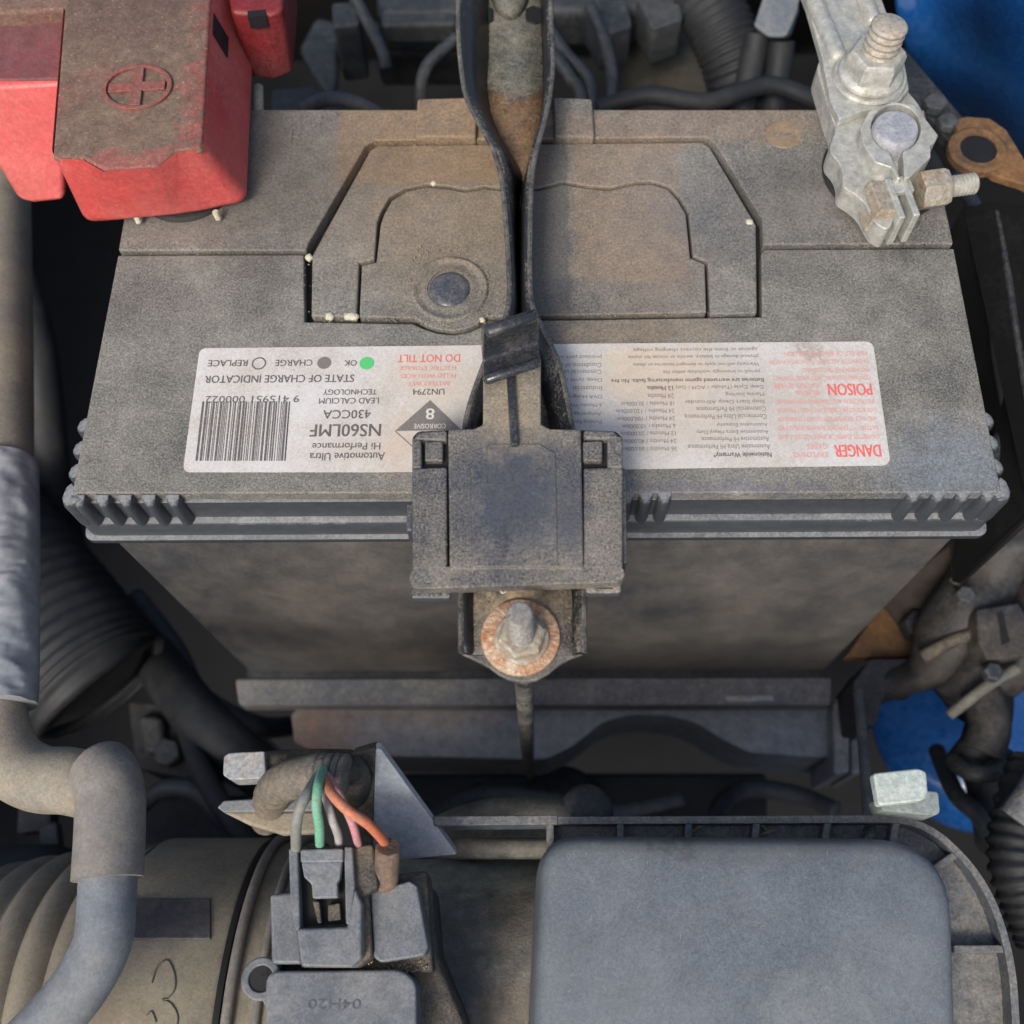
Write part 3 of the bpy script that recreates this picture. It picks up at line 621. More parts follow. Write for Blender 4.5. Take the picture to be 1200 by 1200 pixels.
tag(mesh("cover_peg", *tube([at(303, 102, -6), at(303, 134, -6)], 1.5, 12), M_pale, None, loc=at(303, 118, -8)), "short cream plastic peg sticking out at the right of the plus-marked red cover", "peg")

# ------------------------------------------------------------------ negative terminal clamp
nc = thing("negative_terminal_clamp", "grey galvanised battery clamp gripping the round lead post at the right", "terminal clamp", tuple(at(1030, 190, 2)))
_cast = [(957, 80), (963, 64), (1000, 42), (1056, 62), (1063, 106), (1076, 120), (1086, 140), (1078, 180), (1056, 205), (1046, 262), (1040, 270), (1026, 262), (1014, 238), (1000, 226), (987, 219), (988, 204), (984, 191), (972, 178), (974, 166), (980, 152), (972, 130)]
mesh("base_casting", *prism(rounded([(p.x, p.y) for p in px(_cast, 11)], 2.0, 3), 11, 3), M_zinc, nc, bevel=1.0, seg=3, bang=50)
zr = 15.5
ring_c = at(1050, 150, zr); 
outer = [(1052, 209), (1044, 196), (1026, 190), (1012, 170), (1008, 150), (1018, 130), (1045, 118), (1072, 122), (1086, 140), (1100, 158), (1096, 166), (1091, 170), (1091, 184), (1078, 196), (1066, 208)]
inn = [(1060, 209)] + [(1050 + 29 * math.cos(a), 150 + 28 * math.sin(a)) for a in [math.radians(74 - k * 328 / 22) for k in range(23)]] + [(1056, 209)]
mesh("jaw_ring", *slab(outer + inn, zr, 5), M_zinc, nc, bevel=.6)
ax_ = (at(1147, 219, 10) - at(1030, 235, 10)).normalized()
def along(x, y, z): return at(x, y, z)
bm_ = Matrix((ax_, Vector((0, 0, 1)).cross(ax_), Vector((0, 0, 1)))).transposed()
mesh("bolt_head", *box(at(1032, 232, 13) + Vector((0, 0, -3.5)), 6.4, 10.5, 9, ax=bm_ @ Matrix.Rotation(.25, 3, 'Y')), M_zincrust, nc, bevel=.7)
for x, y in ((1049, 232), (1066, 229)):
    mesh("clamp_lug", *box(at(x, y, 14) + Vector((0, 0, -5.5)), 1.9, 13.5, 11.5, ax=bm_), M_zinc, nc, bevel=.5)
mesh("lug_bridge", *box(at(1058, 216, 14) + Vector((0, 0, -1.0)), 5.5, 4.6, 1.8, ax=bm_), M_zinc, nc, bevel=.4)
cb = at(1075, 224, 9)
mesh("clamp_nut", *hexa(5.6, 8.2, cb, ax_, .3), M_zincrust, nc, bevel=.4)
mesh("clamp_stud", *thread(2.9, 8.2, cb + ax_ * 8, ax_, 1.1), M_zinc, nc, smooth=30)
# cable lug bolted to the clamp
lu = thing("cable_lug", "pale grey pressed steel cable lug with two ridges bolted to the battery clamp", "cable lug", tuple(at(1000, 50, 12)))
mesh("lug_plate", *slab([(928, -40), (1020, -40), (1038, 10), (1060, 70), (1066, 104), (1050, 124), (1010, 130), (984, 140), (974, 120), (962, 62), (946, 5)], 14, 11), M_zinc, lu, bevel=.6)
for pts in ([(941, -40), (955, 4), (972, 44), (984, 72)], [(1000, -40), (1013, 0), (1024, 30)]):
    p_ = spline([at(x, y, 14.2) for x, y in pts], 5); mesh("lug_ridge", *tube(p_, [2.6] * (len(p_) - 1) + [1.8], 12), M_zinc, lu, smooth=180)
c = at(1018, 92, 14)
mesh("lug_washer", *lathe([(0, .05), (10.2, .05), (10.4, .6), (10.0, 1.4), (0, 1.5)], c, seg=40), M_zinc, lu)
mesh("lug_nut", *G().add(hexa(8.1, 8.4, c + Vector((0, 0, 1.4)), rot=.2)).add(lathe([(9.2, 0), (9.1, 1.2), (7.6, 2.4), (3, 2.4)], c + Vector((0, 0, 1.4)), seg=32)).__dict__.values(), M_zinc, lu, bevel=.5)
mesh("lug_stud", *thread(4.9, 9.0, c + Vector((.2, .2, 9)), (.05, .05, 1), 2.0), dusty('dusty stud', lin(164, 160, 150), lin(164, 148, 130), .4, 160, 900, .5, .4, metal=.1), lu, smooth=60)

# rusty bracket, and the black bracket arm right of the clamp
rb = thing("rusty_bracket", "orange-brown rusty steel bracket with a hole, right of the grey battery clamp", "bracket", tuple(at(1160, 180, -20)))
br_o = [(1118, 140), (1133, 136), (1160, 138), (1180, 152), (1200, 185), (1240, 240), (1200, 216), (1165, 205), (1150, 190), (1132, 176)]
mesh("bracket_plate", *slab(br_o, -18, -21), M_rustbr, rb, bevel=.5)
c = at(1146, 176, -17.6); mesh("eye", *lathe([(5.6, -2), (5.6, .6), (8.0, .9), (9.0, .2), (9.0, -2)], c, seg=32), M_rustbr, rb); mesh("hole", *lathe([(0, .2), (5.5, .3), (5.5, -1)], c, seg=24), M_black, rb)
ba = thing("black_bracket_arm", "dull black metal arm running diagonally behind the clamp to the rusty bracket", "bracket")
mesh("arm", *bar(at(1045, 60, -22), at(1135, 168, -24), 10, 5), M_dark, ba, bevel=1)
mesh("arm_bolt", *hexa(4, 3, at(1094, 126, -20)), M_alu, ba, bevel=.4); mesh("arm_bolt", *hexa(3.4, 3, at(1108, 148, -20)), M_alu, ba, bevel=.4)

# ================================================================== BELOW THE BATTERY
tray = thing("battery_tray", "grey battery tray whose front ledge shows right under the battery", "battery tray", (0, yc0 + 40, zb - 20))
zt = zb - 1
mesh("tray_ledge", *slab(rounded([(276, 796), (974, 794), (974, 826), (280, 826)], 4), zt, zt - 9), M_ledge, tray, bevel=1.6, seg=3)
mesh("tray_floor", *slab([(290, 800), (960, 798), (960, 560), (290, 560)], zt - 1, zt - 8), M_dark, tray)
mesh("chalk_mark", *slab([(850, 816), (905, 815), (908, 821), (852, 822)], zt + .15, zt - .5), M_palegrey, tray, bevel=.1)
zm = zt - 16
mem_p = rounded([(341, 838), (350, 828), (985, 824), (990, 882), (970, 888), (878, 882), (846, 866), (815, 846), (780, 838), (740, 837), (706, 846), (672, 874), (640, 890), (375, 884), (345, 870)], [3, 3, 2, 4, 4, 8, 8, 10, 10, 10, 10, 10, 8, 6, 4])
mb = thing("support_rail", "grey steel support rail with an arch, running below the battery tray", "rail", tuple(at(640, 870, zm - 10)))
mesh("rail_body", *prism(mem_p if False else [(p.x, p.y) for p in px(mem_p, zm)], zm, zm - 34), dusty('grey support rail', lin(124, 128, 134), lin(156, 153, 149), .45, 40, 900, .55, .3, tone=.2, stains=[stain('ell', 325, 815, 410, 900, 8, lin(140, 112, 92), .85, 2, zm), stain('ell', 400, 800, 620, 850, 8, lin(150, 134, 118), .5, 3, zm), stain('ell', 880, 830, 990, 900, 6, lin(140, 148, 158), .5, 3, zm)], org=ORG[mb]), mb, bevel=2.2, seg=3)
for i, (x0, x1) in enumerate(((976, 996), (996, 1012))):
    mesh("rail_post", *slab([(x0, 818), (x1, 816), (x1 + 1, 905), (x0 + 1, 908)], zm + 8 - i * 6, zm - 30), M_tray, mb, bevel=1.6)
tag(mesh("support_rod", *tube([at(1004, 800, -150), at(1010, 860, -120), at(1016, 930, -86), at(1020, 985, -62)], 1.7, 10), M_airflange, None, loc=at(1020, 985, -62)), "thin grey rod rising from the corner of the airbox to the battery tray", "rod")

# ------------------------------------------------------------------ airbox
ZA, ZF = -46.0, -66.0
ab = thing("airbox", "big smooth blue-grey plastic airbox with a ribbed rim, at the lower right", "airbox", tuple(at(880, 1150, ZF - 40)))
def rp(poly, z, r, n=6): return rounded([(p.x, p.y) for p in px(poly, z)], r, n)
dome_px = [(636, 978), (1117, 982), (1136, 1560), (606, 1560)]
rad = [10, 20, 14, 14]
base_ = [(p.x, p.y) for p in px(dome_px, ZA)]
rings = []
for ins, z in ((-1.2, ZF), (-.6, ZA - 8), (0, ZA - 4.5), (.35, ZA - 2.8), (1.2, ZA - 1.2), (2.6, ZA - .3), (4.5, ZA), (9, ZA + .25)):
    rings.append([Vector((p[0], p[1], z)) for p in rounded(offset(base_, ins), [max(2, r_ - ins) for r_ in rad], 8)])
air_st = [stain('ell', 640, 978, 1120, 1010, 3, lin(96, 94, 94), .5, 2, ZA), stain('box', 770, 989, 815, 1000, 1.5, lin(58, 56, 56), .6, 2, ZA), stain('ell', 900, 1140, 1010, 1230, 6, lin(150, 150, 142), .3, 2, ZA)]
M_air2 = dusty("airbox lid plastic", lin(82, 90, 98), lin(122, 127, 130), 0.42, 22, 1700, 0.34, 0.1, tone=0.1, wb=.55, grain=.12, stains=air_st, org=ORG[ab], contrast=.2)
mesh("airbox_lid", *loft(rings), M_air2, ab, smooth=60)
# scuffs on the lid: fine pale scratches
sc = G(); random.seed(3)
for _ in range(150):
    x, y = random.uniform(660, 1095), random.uniform(1000, 1195); a = random.uniform(0, math.pi); L = random.uniform(.6, 3.0)
    p = at(x, y, ZA + .32); d = Vector((math.cos(a), math.sin(a), 0)); n_ = Vector((-d.y, d.x, 0)) * random.uniform(.015, .035); bend = n_ * random.uniform(-6, 6)
    m2 = p + d * L * .5 + bend
    sc.add(([p - n_, m2 - n_ * 1.4, p + d * L, m2 + n_ * 1.4], [[0, 1, 2, 3]]))
s_ = sc.obj("scuff_marks", dusty("scuffed plastic", lin(140, 148, 154), lin(160, 164, 166), .4), ab); s_["kind"] = "stuff"
fl_px = [(640, 960), (1078, 958), (1150, 1030), (1182, 1120), (1206, 1560), (650, 1560)]
FP = rp(fl_px, ZF, [1, 14, 20, 10, 5, 5], 6)
mesh("flange_shelf", *prism(offset(FP, .4), ZF - 1, ZF - 4), M_airflange, ab, bevel=.5)
inner = offset(FP, 1.9)
mesh("flange_rim", *loft([[Vector((*p, ZF - 5)) for p in FP], [Vector((*p, ZF + 4.5)) for p in FP], [Vector((*p, ZF + 4.5)) for p in inner], [Vector((*p, ZF - 1.2)) for p in inner]], True, False), M_airflange, ab, bevel=.5, smooth=50)
for a, b in (((727, 958), (727, 990)), ((808, 957), (806, 990)), ((888, 957), (884, 990)), ((972, 956), (966, 990)), ((1052, 956), (1046, 992)), ((1122, 1000), (1096, 1018)), ((1184, 1112), (1118, 1112))):
    mesh("flange_rib", *bar(at(*a, ZF + 3.5), at(*b, ZF + 3.5), 2.0, 4.6), M_airflange, ab, bevel=.4)
# wall of the lower half
mesh("airbox_base", *prism(offset(FP, 5), ZF - 4.2, ZF - 90), M_airflange, ab, bevel=2)
# the outlet neck left of the lid, on the axis of the intake hose
YA = at(300, 1228, -70).y; ZTOP = -68.0
q = at(420, 990, -100); 
d_ = ray(420, 985); 
def fitR():
    best = None
    for R in [30 + .5 * i for i in range(100)]:
        # distance of the ray from the axis (parallel to X) must equal R
        zc_ = ZTOP - R; dy, dz = d_.y, d_.z
        dist = abs((YA - CAM.y) * dz - (zc_ - CAM.z) * dy) / math.hypot(dy, dz)
        e_ = abs(dist - R)
        if best is None or e_ < best[0]: best = (e_, R)
    return best[1]
RH = fitR(); ZC = ZTOP - RH
def cyl_hit(px_, py_, R):
    d = ray(px_, py_); oy, oz = CAM.y - YA, CAM.z - ZC
    a = d.y ** 2 + d.z ** 2; b = 2 * (oy * d.y + oz * d.z); cc = oy ** 2 + oz ** 2 - R * R
    disc_ = b * b - 4 * a * cc
    t = (-b - math.sqrt(max(0, disc_))) / (2 * a); return CAM + d * t
def xtop(col, y=1150): return cyl_hit(col, y, RH).x
def cyl(x0, x1, R0, R1=None, seg=72, y=YA):
    R1 = R1 or R0
    return lathe([(R0, 0), (R1, x1 - x0)], (x0, y, ZC), (1, 0, 0), seg)
neck_st = [stain('ell', 572, 1030, 645, 1115, 4, lin(112, 96, 78), .55, 2, -70), stain('ell', 500, 1050, 578, 1240, 5, lin(48, 50, 54), .6, 3, -70), stain('ell', 565, 1140, 640, 1230, 5, lin(118, 98, 76), .5, 2, -70), stain('ell', 400, 985, 640, 1045, 6, lin(140, 146, 138), .75, 3, -70)]
M_neck = dusty("grimy airbox neck", lin(100, 103, 104), lin(152, 150, 138), .55, 40, 1400, .7, .5, stains=neck_st, org=ORG[ab], tone=.25, wb=.6)
mesh("outlet_neck", *cyl(xtop(249, 1195) + 16, at(650, 1150, -70).x, RH - 2), M_neck, ab, smooth=60, bevel=1)
mesh("rear_rim", *bar(at(508, 962, ZF + 4.8), at(654, 960.5, ZF + 4.8), 2.6, 10), M_airflange, ab, bevel=.4)
mesh("neck_lip", *tube([at(x, 994, -78) for x in (420, 520, 640)], 3.0, 12), M_grime, ab)
# bracket gusset on the neck
gs = thing("triangular_gusset", "flat blue-grey triangular plastic gusset standing behind the wire plug", "gusset", tuple(at(480, 1000, -64)))
tri = [at(440, 878, -40), at(447, 879, -40), at(536, 1002, -72), at(432, 1012, -72)]
nrm = (tri[2] - tri[0]).cross(tri[3] - tri[0]).normalized(); nrm = nrm if nrm.z > 0 else -nrm
mesh("gusset_plate", *loft([tri, [v - nrm * 3 for v in tri]]), dusty("pale blue grey gusset", lin(172, 179, 188), lin(180, 180, 176), .4, 60, 1400, .45, .15, tone=.15), gs, bevel=.5)
tri2 = [at(412, 884, -42), at(440, 876, -39), at(436, 1010, -70), at(424, 1000, -70)]
mesh("gusset_side", *loft([tri2, [v - nrm * 4 + Vector((0, 0, -4)) for v in tri2]]), M_greydirty, gs, bevel=.6)

# ------------------------------------------------------------------ intake hose
ih = thing("intake_hose", "wide dusty black rubber intake hose with bellows, at the lower left", "intake hose", tuple(Vector((xtop(150), YA, ZC - RH))))
x_band = xtop(249, 1195)
xl_ = xtop(112, 1150)
hose_st = [stain('ell', 150, 1110, 270, 1230, 8, lin(146, 136, 116), .6, 2, ZTOP), stain('ell', 90, 1150, 150, 1230, 6, lin(128, 108, 84), .6, 2, ZTOP), stain('ell', 0, 1080, 110, 1240, 8, lin(124, 108, 92), .4, 2, ZTOP)]
M_hose = dusty("dusty intake rubber", lin(108, 106, 98), lin(150, 140, 120), .5, 30, 1600, .68, .2, tone=.1, wb=.7, stains=hose_st, org=ORG[ih])
mesh("hose_collar", *lathe([(RH - 5, -8), (RH - 2, -3), (RH + .5, 0), (RH + .8, 1), (RH + .8, x_band - xl_ - 1), (RH + .2, x_band - xl_)], (xl_, YA, ZC), (1, 0, 0), 96), M_hose, ih, smooth=50)
path = []; rads = []
N_ = 110
for i in range(N_ + 1):
    t = i / N_; x = xl_ - 2 - t * 78; path.append(Vector((x, YA - 14 * t * t, ZC - 10 * t * t)))
    ph = (t * 78) / 7.6
    rads.append(RH - 4.0 - 3 * t + 3.4 * (abs(math.cos(math.pi * ph)) ** .7))
mesh("hose_bellows", *tube(path, rads, 96, False), M_hose, ih, smooth=70)
# dark flat pad on the collar and a chalk scribble
def patch(x0p, x1p, y0p, y1p, R, nx=6, ny=8):
    g0 = [[cyl_hit(x0p + (x1p - x0p) * i / nx, y0p + (y1p - y0p) * j / ny, R) for i in range(nx + 1)] for j in range(ny + 1)]
    return loft(g0, False, False)
mesh("dark_pad", *patch(140, 247, 1052, 1100, RH + 1.5), dusty("bare rubber pad", lin(66, 65, 68), lin(92, 88, 84), .35, 70, 1300, .55, .2), ih, solid=2.0, bevel=.4)
sq = spline([(178, 1152), (184, 1134), (196, 1126), (204, 1140), (205, 1158), (197, 1170), (190, 1172), (200, 1176), (208, 1190), (206, 1206), (194, 1216)], 6)
sq2 = spline([(172, 1190), (178, 1186), (183, 1198)], 4)
gq = G()
for s_ in ([(v[0], v[1]) for v in [Vector((*p, 0)) for p in []]],): pass
def on_cyl(pts): return [cyl_hit(p[0], p[1], RH + .95) for p in pts]
gq.add(tube(on_cyl([(p.x, p.y) for p in sq]), .22, 6)); gq.add(tube(on_cyl([(p.x, p.y) for p in sq2]), .2, 6))
gq.obj("chalk_numeral", dusty("scribed mark", lin(84, 82, 70), lin(104, 100, 84), .4), ih)
# hose clamp
hc = thing("hose_clamp", "black band and steel wire clamp round the end of the wide intake hose", "hose clamp", tuple(Vector((x_band, YA, ZC + RH))))
mesh("clamp_band", *lathe([(RH - 3, 0), (RH + 1.0, 0), (RH + 1.2, .6), (RH + 1.0, 1.7), (RH - 3, 1.7)], (x_band + .2, YA, ZC), (1, 0, 0), 96), M_black, hc, smooth=40)
def torus_x(x, R, r, n=96, m=10):
    return loft([[Vector((x + r * math.sin(b), YA + (R + r * math.cos(b)) * math.sin(a), ZC + (R + r * math.cos(b)) * math.cos(a))) for b in (2 * math.pi * k / m for k in range(m))] for a in (2 * math.pi * k / n for k in range(n + 1))], True, False)
mesh("clamp_wire", *torus_x(x_band + 3.9, RH + .9, 1.5), M_conduit, hc, smooth=180)
mesh("collar_land", *lathe([(RH - 4, 0), (RH - .4, 0), (RH - .4, 14), (RH - 4, 14)], (x_band + 2.2, YA, ZC), (1, 0, 0), 96), M_hose, hc, smooth=40)
mesh("clamp_wire", *torus_x(x_band + 11.5, RH + .3, 1.2), M_conduit, hc, smooth=180)

# ------------------------------------------------------------------ airflow sensor and its plug
ms = thing("airflow_sensor", "grey plastic airflow sensor with a rounded plate marked 04H20, plugged with coloured wires", "sensor", tuple(at(400, 1160, -62)))
ZS = -40.0
mesh("sensor_body", *slab([(320, 1045), (505, 1035), (512, 1120), (545, 1200), (560, 1560), (320, 1560), (318, 1130)], ZS - 10, -75), M_greydirty, ms, bevel=2)
sp = [(p.x, p.y) for p in px([(311, 1138), (470, 1136), (488, 1150), (490, 1560), (314, 1560)], ZS)]
mesh("sensor_plate", *prism(rounded(sp, [3.4, 4.2, 4.0, 2, 2], 5), ZS, ZS - 11), M_greyclean, ms, bevel=.7, seg=3)
gl = G(); letters(gl, "04H20", 361, 1171, 423, 1182.5, ZS + .09, .01); gl.obj("sensor_lettering", dusty("moulded letters", lin(74, 78, 82), lin(92, 94, 96), .3), ms)
c = at(306, 1147, ZS - 5)
mesh("screw_ear", *lathe([(3.0, -7), (3.0, .0), (3.2, .3), (4.6, .3), (5.0, 0), (5.0, -7)], c, seg=36), M_greyclean, ms, bevel=.2)
mesh("screw_arm", *slab([(300, 1128), (330, 1128), (330, 1188), (322, 1196), (306, 1172)], ZS - 6, ZS - 12), M_greyclean, ms, bevel=.6)
mesh("ear_hole", *lathe([(0, -3), (2.9, -3), (2.95, -.2)], c, seg=24), M_black, ms)
sw = mesh("screw", *lathe([(0, 1.2), (1.6, 1.0), (2.3, .2), (2.4, -2)], c + Vector((1.2, .6, -1.4)), seg=20), M_pale, ms, smooth=180)
mesh("screw_cross", *G().add(box(c + Vector((1.2, .6, -.15)), 2.6, .5, .3)).add(box(c + Vector((1.2, .6, -.16)), .5, 2.6, .28)).__dict__.values(), M_black, sw)
mesh("right_shoulder", *slab(rounded([(434, 1046), (480, 1032), (489, 1038), (502, 1110), (497, 1120), (446, 1128), (438, 1122)], 3), ZS + 4, ZS - 16), M_greyclean, ms, bevel=1.1, seg=3)
mesh("left_shoulder", *slab([(316, 1048), (352, 1044), (354, 1130), (318, 1130)], ZS + 1, ZS - 18), M_greyclean, ms, bevel=.9)
mesh("grime_shelf", *slab([(400, 1030), (500, 1020), (508, 1140), (400, 1140)], ZS - 4, ZS - 18), M_greydirty, ms, bevel=1)

pg = thing("wiring_plug", "grey plastic wiring plug with a latch window, pushed into the airflow sensor", "plug", tuple(at(390, 1060, ZS)))
ZP = -30.0
mesh("plug_body", *slab([(338, 992), (410, 990), (430, 1000), (436, 1120), (420, 1134), (352, 1134), (346, 1090)], ZP - 4, ZP - 16), M_greydirty, pg, bevel=.9)
mesh("latch_rail", *slab([(338, 994), (349, 994), (352, 1088), (346, 1092), (340, 1060)], ZP, ZP - 8), M_greyclean, pg, bevel=.5)
mesh("latch_rail", *slab([(403, 992), (413, 992), (416, 1040), (411, 1086), (405, 1082)], ZP, ZP - 8), M_greyclean, pg, bevel=.5)
mesh("plug_nose", *slab([(347, 1088), (407, 1086), (416, 1040), (424, 1060), (424, 1122), (412, 1134), (353, 1133)], ZP + .2, ZP - 14), M_greyclean, pg, bevel=.7)
mesh("latch_window", *slab([(351, 1010), (404, 1008), (405, 1083), (352, 1085)], ZP - 3.7, ZP - 5), M_black, pg)
mesh("latch_bar", *slab([(352, 995), (402, 994), (402, 1010), (352, 1011)], ZP + .8, ZP - 3), M_grey, pg, bevel=.5)
mesh("latch_tongue", *slab([(353, 1010), (401, 1009), (398, 1030), (395, 1036), (396, 1052), (366, 1053), (365, 1036), (356, 1028)], ZP + .3, ZP - 2.5), M_grey, pg, bevel=.5)
mesh("latch_step", *slab([(366, 1056), (374, 1056), (377, 1082), (372, 1082)], ZP - 1, ZP - 4), M_greydirty, pg, bevel=.4)
mesh("latch_step", *slab([(384, 1060), (398, 1058), (400, 1078), (384, 1080)], ZP - 1.8, ZP - 4), M_greydirty, pg, bevel=.4)
mesh("wire_tower", *tube([at(455, 992, ZP + 2), at(452, 1036, ZP - 8)], mm(15, 455, 1000, ZP), 20), dusty("brown dusty tower", lin(86, 76, 70), lin(130, 104, 84), .5, 120, 1400, .65, .4), pg, bevel=.5)
mesh("plug_collar", *slab([(410, 992), (438, 988), (444, 1040), (412, 1060)], ZP - 2, ZP - 14), M_greydirty, pg, bevel=1)

# wires out of the wrapped loom
for nm, lab, colr, r, pts in (
    ("green", "mint green wire bending from the loom into the grey plug", lin(104, 176, 146), 1.35, [(378, 902, -22), (373, 920, -14), (371, 945, -14), (374, 968, -20), (375, 994, -33)]),
    ("orange", "orange wire running from the loom to the round tower at the plug's right", lin(204, 108, 72), 1.45, [(380, 912, -20), (389, 930, -13), (408, 950, -12), (432, 966, -16), (450, 986, -28), (451, 994, -32)]),
    ("pink", "pink wire passing under the orange wire into the grey plug", lin(196, 132, 142), 1.2, [(382, 908, -22), (394, 925, -18), (404, 945, -19), (414, 968, -24), (421, 994, -35)]),
    ("grey", "grey wire, leftmost of the wires going into the plug", lin(124, 126, 124), 1.5, [(372, 910, -22), (360, 930, -15), (350, 952, -15), (347, 972, -20), (347, 996, -32)]),
    ("white", "whitish wire between the mint green and the pink wire", lin(164, 160, 160), 1.2, [(378, 924, -24), (384, 942, -20), (390, 962, -22), (396, 978, -28), (398, 994, -34)])):
    p_ = spline([at(*q_) for q_ in pts], 8)
    tag(mesh("wire", *tube(p_, r * .86, 14), wire_m(nm + " wire", colr), None, loc=at(*pts[-1])), lab, "wire")
lo = thing("wire_loom", "cable loom wrapped in frayed grey tape, coming from behind the plug", "wire loom", tuple(at(360, 915, -40)))
p_ = spline([at(312, 962, -66), at(318, 936, -50), at(328, 920, -38), at(346, 913, -31), at(372, 907, -28), at(388, 908, -28)], 10)
mesh("loom_sleeve", *tube(p_, [(4.2 + .8 * min(1, i / 12)) + .1 * math.sin(i * 1.7) for i in range(len(p_))], 20), dusty("taped loom", lin(92, 88, 82), lin(132, 120, 102), .5, 90, 1000, .7, .5, tone=.25), lo, smooth=180)
for k in range(5):
    a = at(366 + k * 8, 908 + k * .3, -28); T = Vector((1, -.15, .05)).normalized(); u = T.orthogonal().normalized(); v = T.cross(u)
    mesh("tape_wrap", *loft([[a + T * dx + (u * math.cos(t) + v * math.sin(t)) * R for t in (2 * math.pi * j / 24 for j in range(24))] for dx, R in ((0, 4.9), (.3, 5.5 + .2 * (k % 2)), (1.2, 5.55), (1.8, 5.0))]), dusty("frayed tape", lin(84, 84, 82), lin(124, 116, 104), .5, 300, 900, .75, .6), lo, smooth=180)
mesh("loom_tail", *tube(spline([at(392, 905, -31), at(408, 903, -36), at(416, 912, -46), at(420, 940, -64)], 8), 4.2, 18), M_greydirty, lo, smooth=180)
ce_ = thing("cable_end", "pale grey blunt connector end lying above the taped loom", "connector", tuple(at(285, 897, -60)))
mesh("end_cap", *slab(rounded([(262, 886), (268, 882), (310, 880), (312, 912), (270, 914), (261, 908)], 3), -44, -53), M_palegrey, ce_, bevel=1.4, seg=3)
mesh("end_cable", *tube(spline([at(308, 896, -49), at(340, 893, -52), at(375, 892, -58), at(410, 892, -68)], 6), 3.4, 14), M_greydirty, ce_, smooth=180)
pt = thing("bracket_blade", "flat grey metal blade pointing left, under the taped loom", "bracket", tuple(at(300, 950, -50)))
mesh("blade", *slab([(254, 946), (262, 938), (300, 936), (372, 936), (372, 950), (262, 952)], -50, -52), M_grey, pt, bevel=.5)
mesh("blade_underside", *slab([(258, 950), (372, 950), (372, 976), (330, 978), (290, 966)], -53, -57), M_rubber, pt, bevel=1)
cl = thing("pale_clip", "pale green metal clip standing at the right rear corner of the airbox", "clip", tuple(at(1060, 930, -64)))
mesh("clip_head", *slab(rounded([(1023, 906), (1076, 900), (1086, 904), (1088, 930), (1082, 938), (1030, 944)], 4), -46, -50), M_paleclip, cl, bevel=.9, seg=3)
mesh("clip_lower", *slab(rounded([(1030, 934), (1085, 926), (1100, 928), (1102, 952), (1096, 956), (1034, 950)], 4), -52, -62), dusty("grey green clip", lin(128, 138, 136), lin(150, 152, 146), .4, 120), cl, bevel=.8)

# ------------------------------------------------------------------ grey hose on the left
gh = thing("sleeved_hose", "grey hose with a taped upper run, bending sharply at the lower left", "hose", tuple(at(100, 920, -70)))
zz = -38
p_ = spline([at(0, 120, -60), at(2, 200, -52), at(2, 400, -44), at(0, 560, -42)], 10)
mesh("upper_run", *tube(p_, mm(68, 4, 400, -44) / 2, 24), M_rubber, gh, smooth=180)
p_ = spline([at(0, 545, -42), at(0, 640, -41), at(-2, 720, -40), at(-4, 800, -40), at(-6, 826, -40)], 14)
random.seed(5)
V, F = tube(spline(p_, 3), mm(88, 4, 700, -41) / 2, 48)
V = [v + Vector((.4, .2, 1)) * (1.6 * (abs(mnoise.noise(v * .07)) - .3) - 1.3 * abs(mnoise.noise(v * .13 + Vector((3, 7, 1)))) + .6 * abs(mnoise.noise(v * .3)) + .2 * mnoise.noise(v * .7)) for v in V]
mesh("tape_wrap", V, F, M_tape, gh, smooth=60)
p_ = spline([at(-8, 800, -42), at(-6, 850, -42), at(12, 892, -42), at(45, 912, -41), at(80, 915, -40), at(112, 922, -42)], 10)
mesh("bend", *tube(p_, mm(76, 40, 905, -41) / 2, 28), M_rubber, gh, smooth=180)
p_ = spline([at(116, 902, -38), at(124, 912, -36), at(129, 932, -36), at(129, 970, -36), at(126, 1030, -36)], 10)
rr_ = mm(79, 128, 960, -36) / 2
n_ = len(p_)
mesh("sleeve", *tube(p_, [rr_ * min(1, .62 + .5 * math.sqrt(min(1, i / 7))) for i in range(n_)], 28), M_conduit, gh, smooth=60)
p_ = spline([at(127, 1015, -36.5), at(125, 1060, -37), at(120, 1105, -37), at(96, 1152, -37), at(62, 1194, -37), at(20, 1236, -38), at(-30, 1270, -40)], 10)
mesh("lower_run", *tube(p_, mm(66, 125, 1060, -37) / 2, 28), M_conduit2, gh, smooth=180)

# ================================================================== DARK BACKGROUND, LEFT
rh = thing("ribbed_duct", "dark ribbed rubber duct in the shadow left of the battery", "duct", tuple(at(110, 780, -160)))
path = [Vector(q_) for q_ in spline([at(-40, 610, -175), at(20, 684, -172), at(66, 742, -170), at(108, 796, -168), at(116, 806, -168)], 22)]
rads = [mm(178, 110, 780, -165) / 2 * math.sqrt(max(.04, 1 - (max(0, i - 72) / 18) ** 2)) + 0.8 * math.cos(i * 1.25) for i in range(len(path))]
mesh("duct_wall", *tube(path, rads, 40), M_rubberdk, rh, smooth=180)
ec = thing("engine_casting", "dark metal casting with a bolt deep in the bay left of the wire loom", "casting", tuple(at(220, 870, -230)))
mesh("casting_block", *slab(rounded([(150, 822), (240, 830), (246, 900), (232, 915), (160, 900)], 6), -190, -230), M_dark, ec, bevel=4)
mesh("casting_step", *slab([(160, 835), (190, 838), (194, 880), (168, 885)], -184, -200), M_alu, ec, bevel=3)
mesh("casting_bolt", *hexa(6, 6, at(200, 884, -188)), M_alu, ec, bevel=.8); mesh("casting_rib", *bar(at(222, 900, -186), at(236, 850, -188), 5, 20), M_alu, ec, bevel=1.5)
mesh("casting_lower", *slab([(150, 930), (260, 915), (330, 960), (330, 1010), (160, 1000)], -220, -260), M_dark, ec, bevel=6)
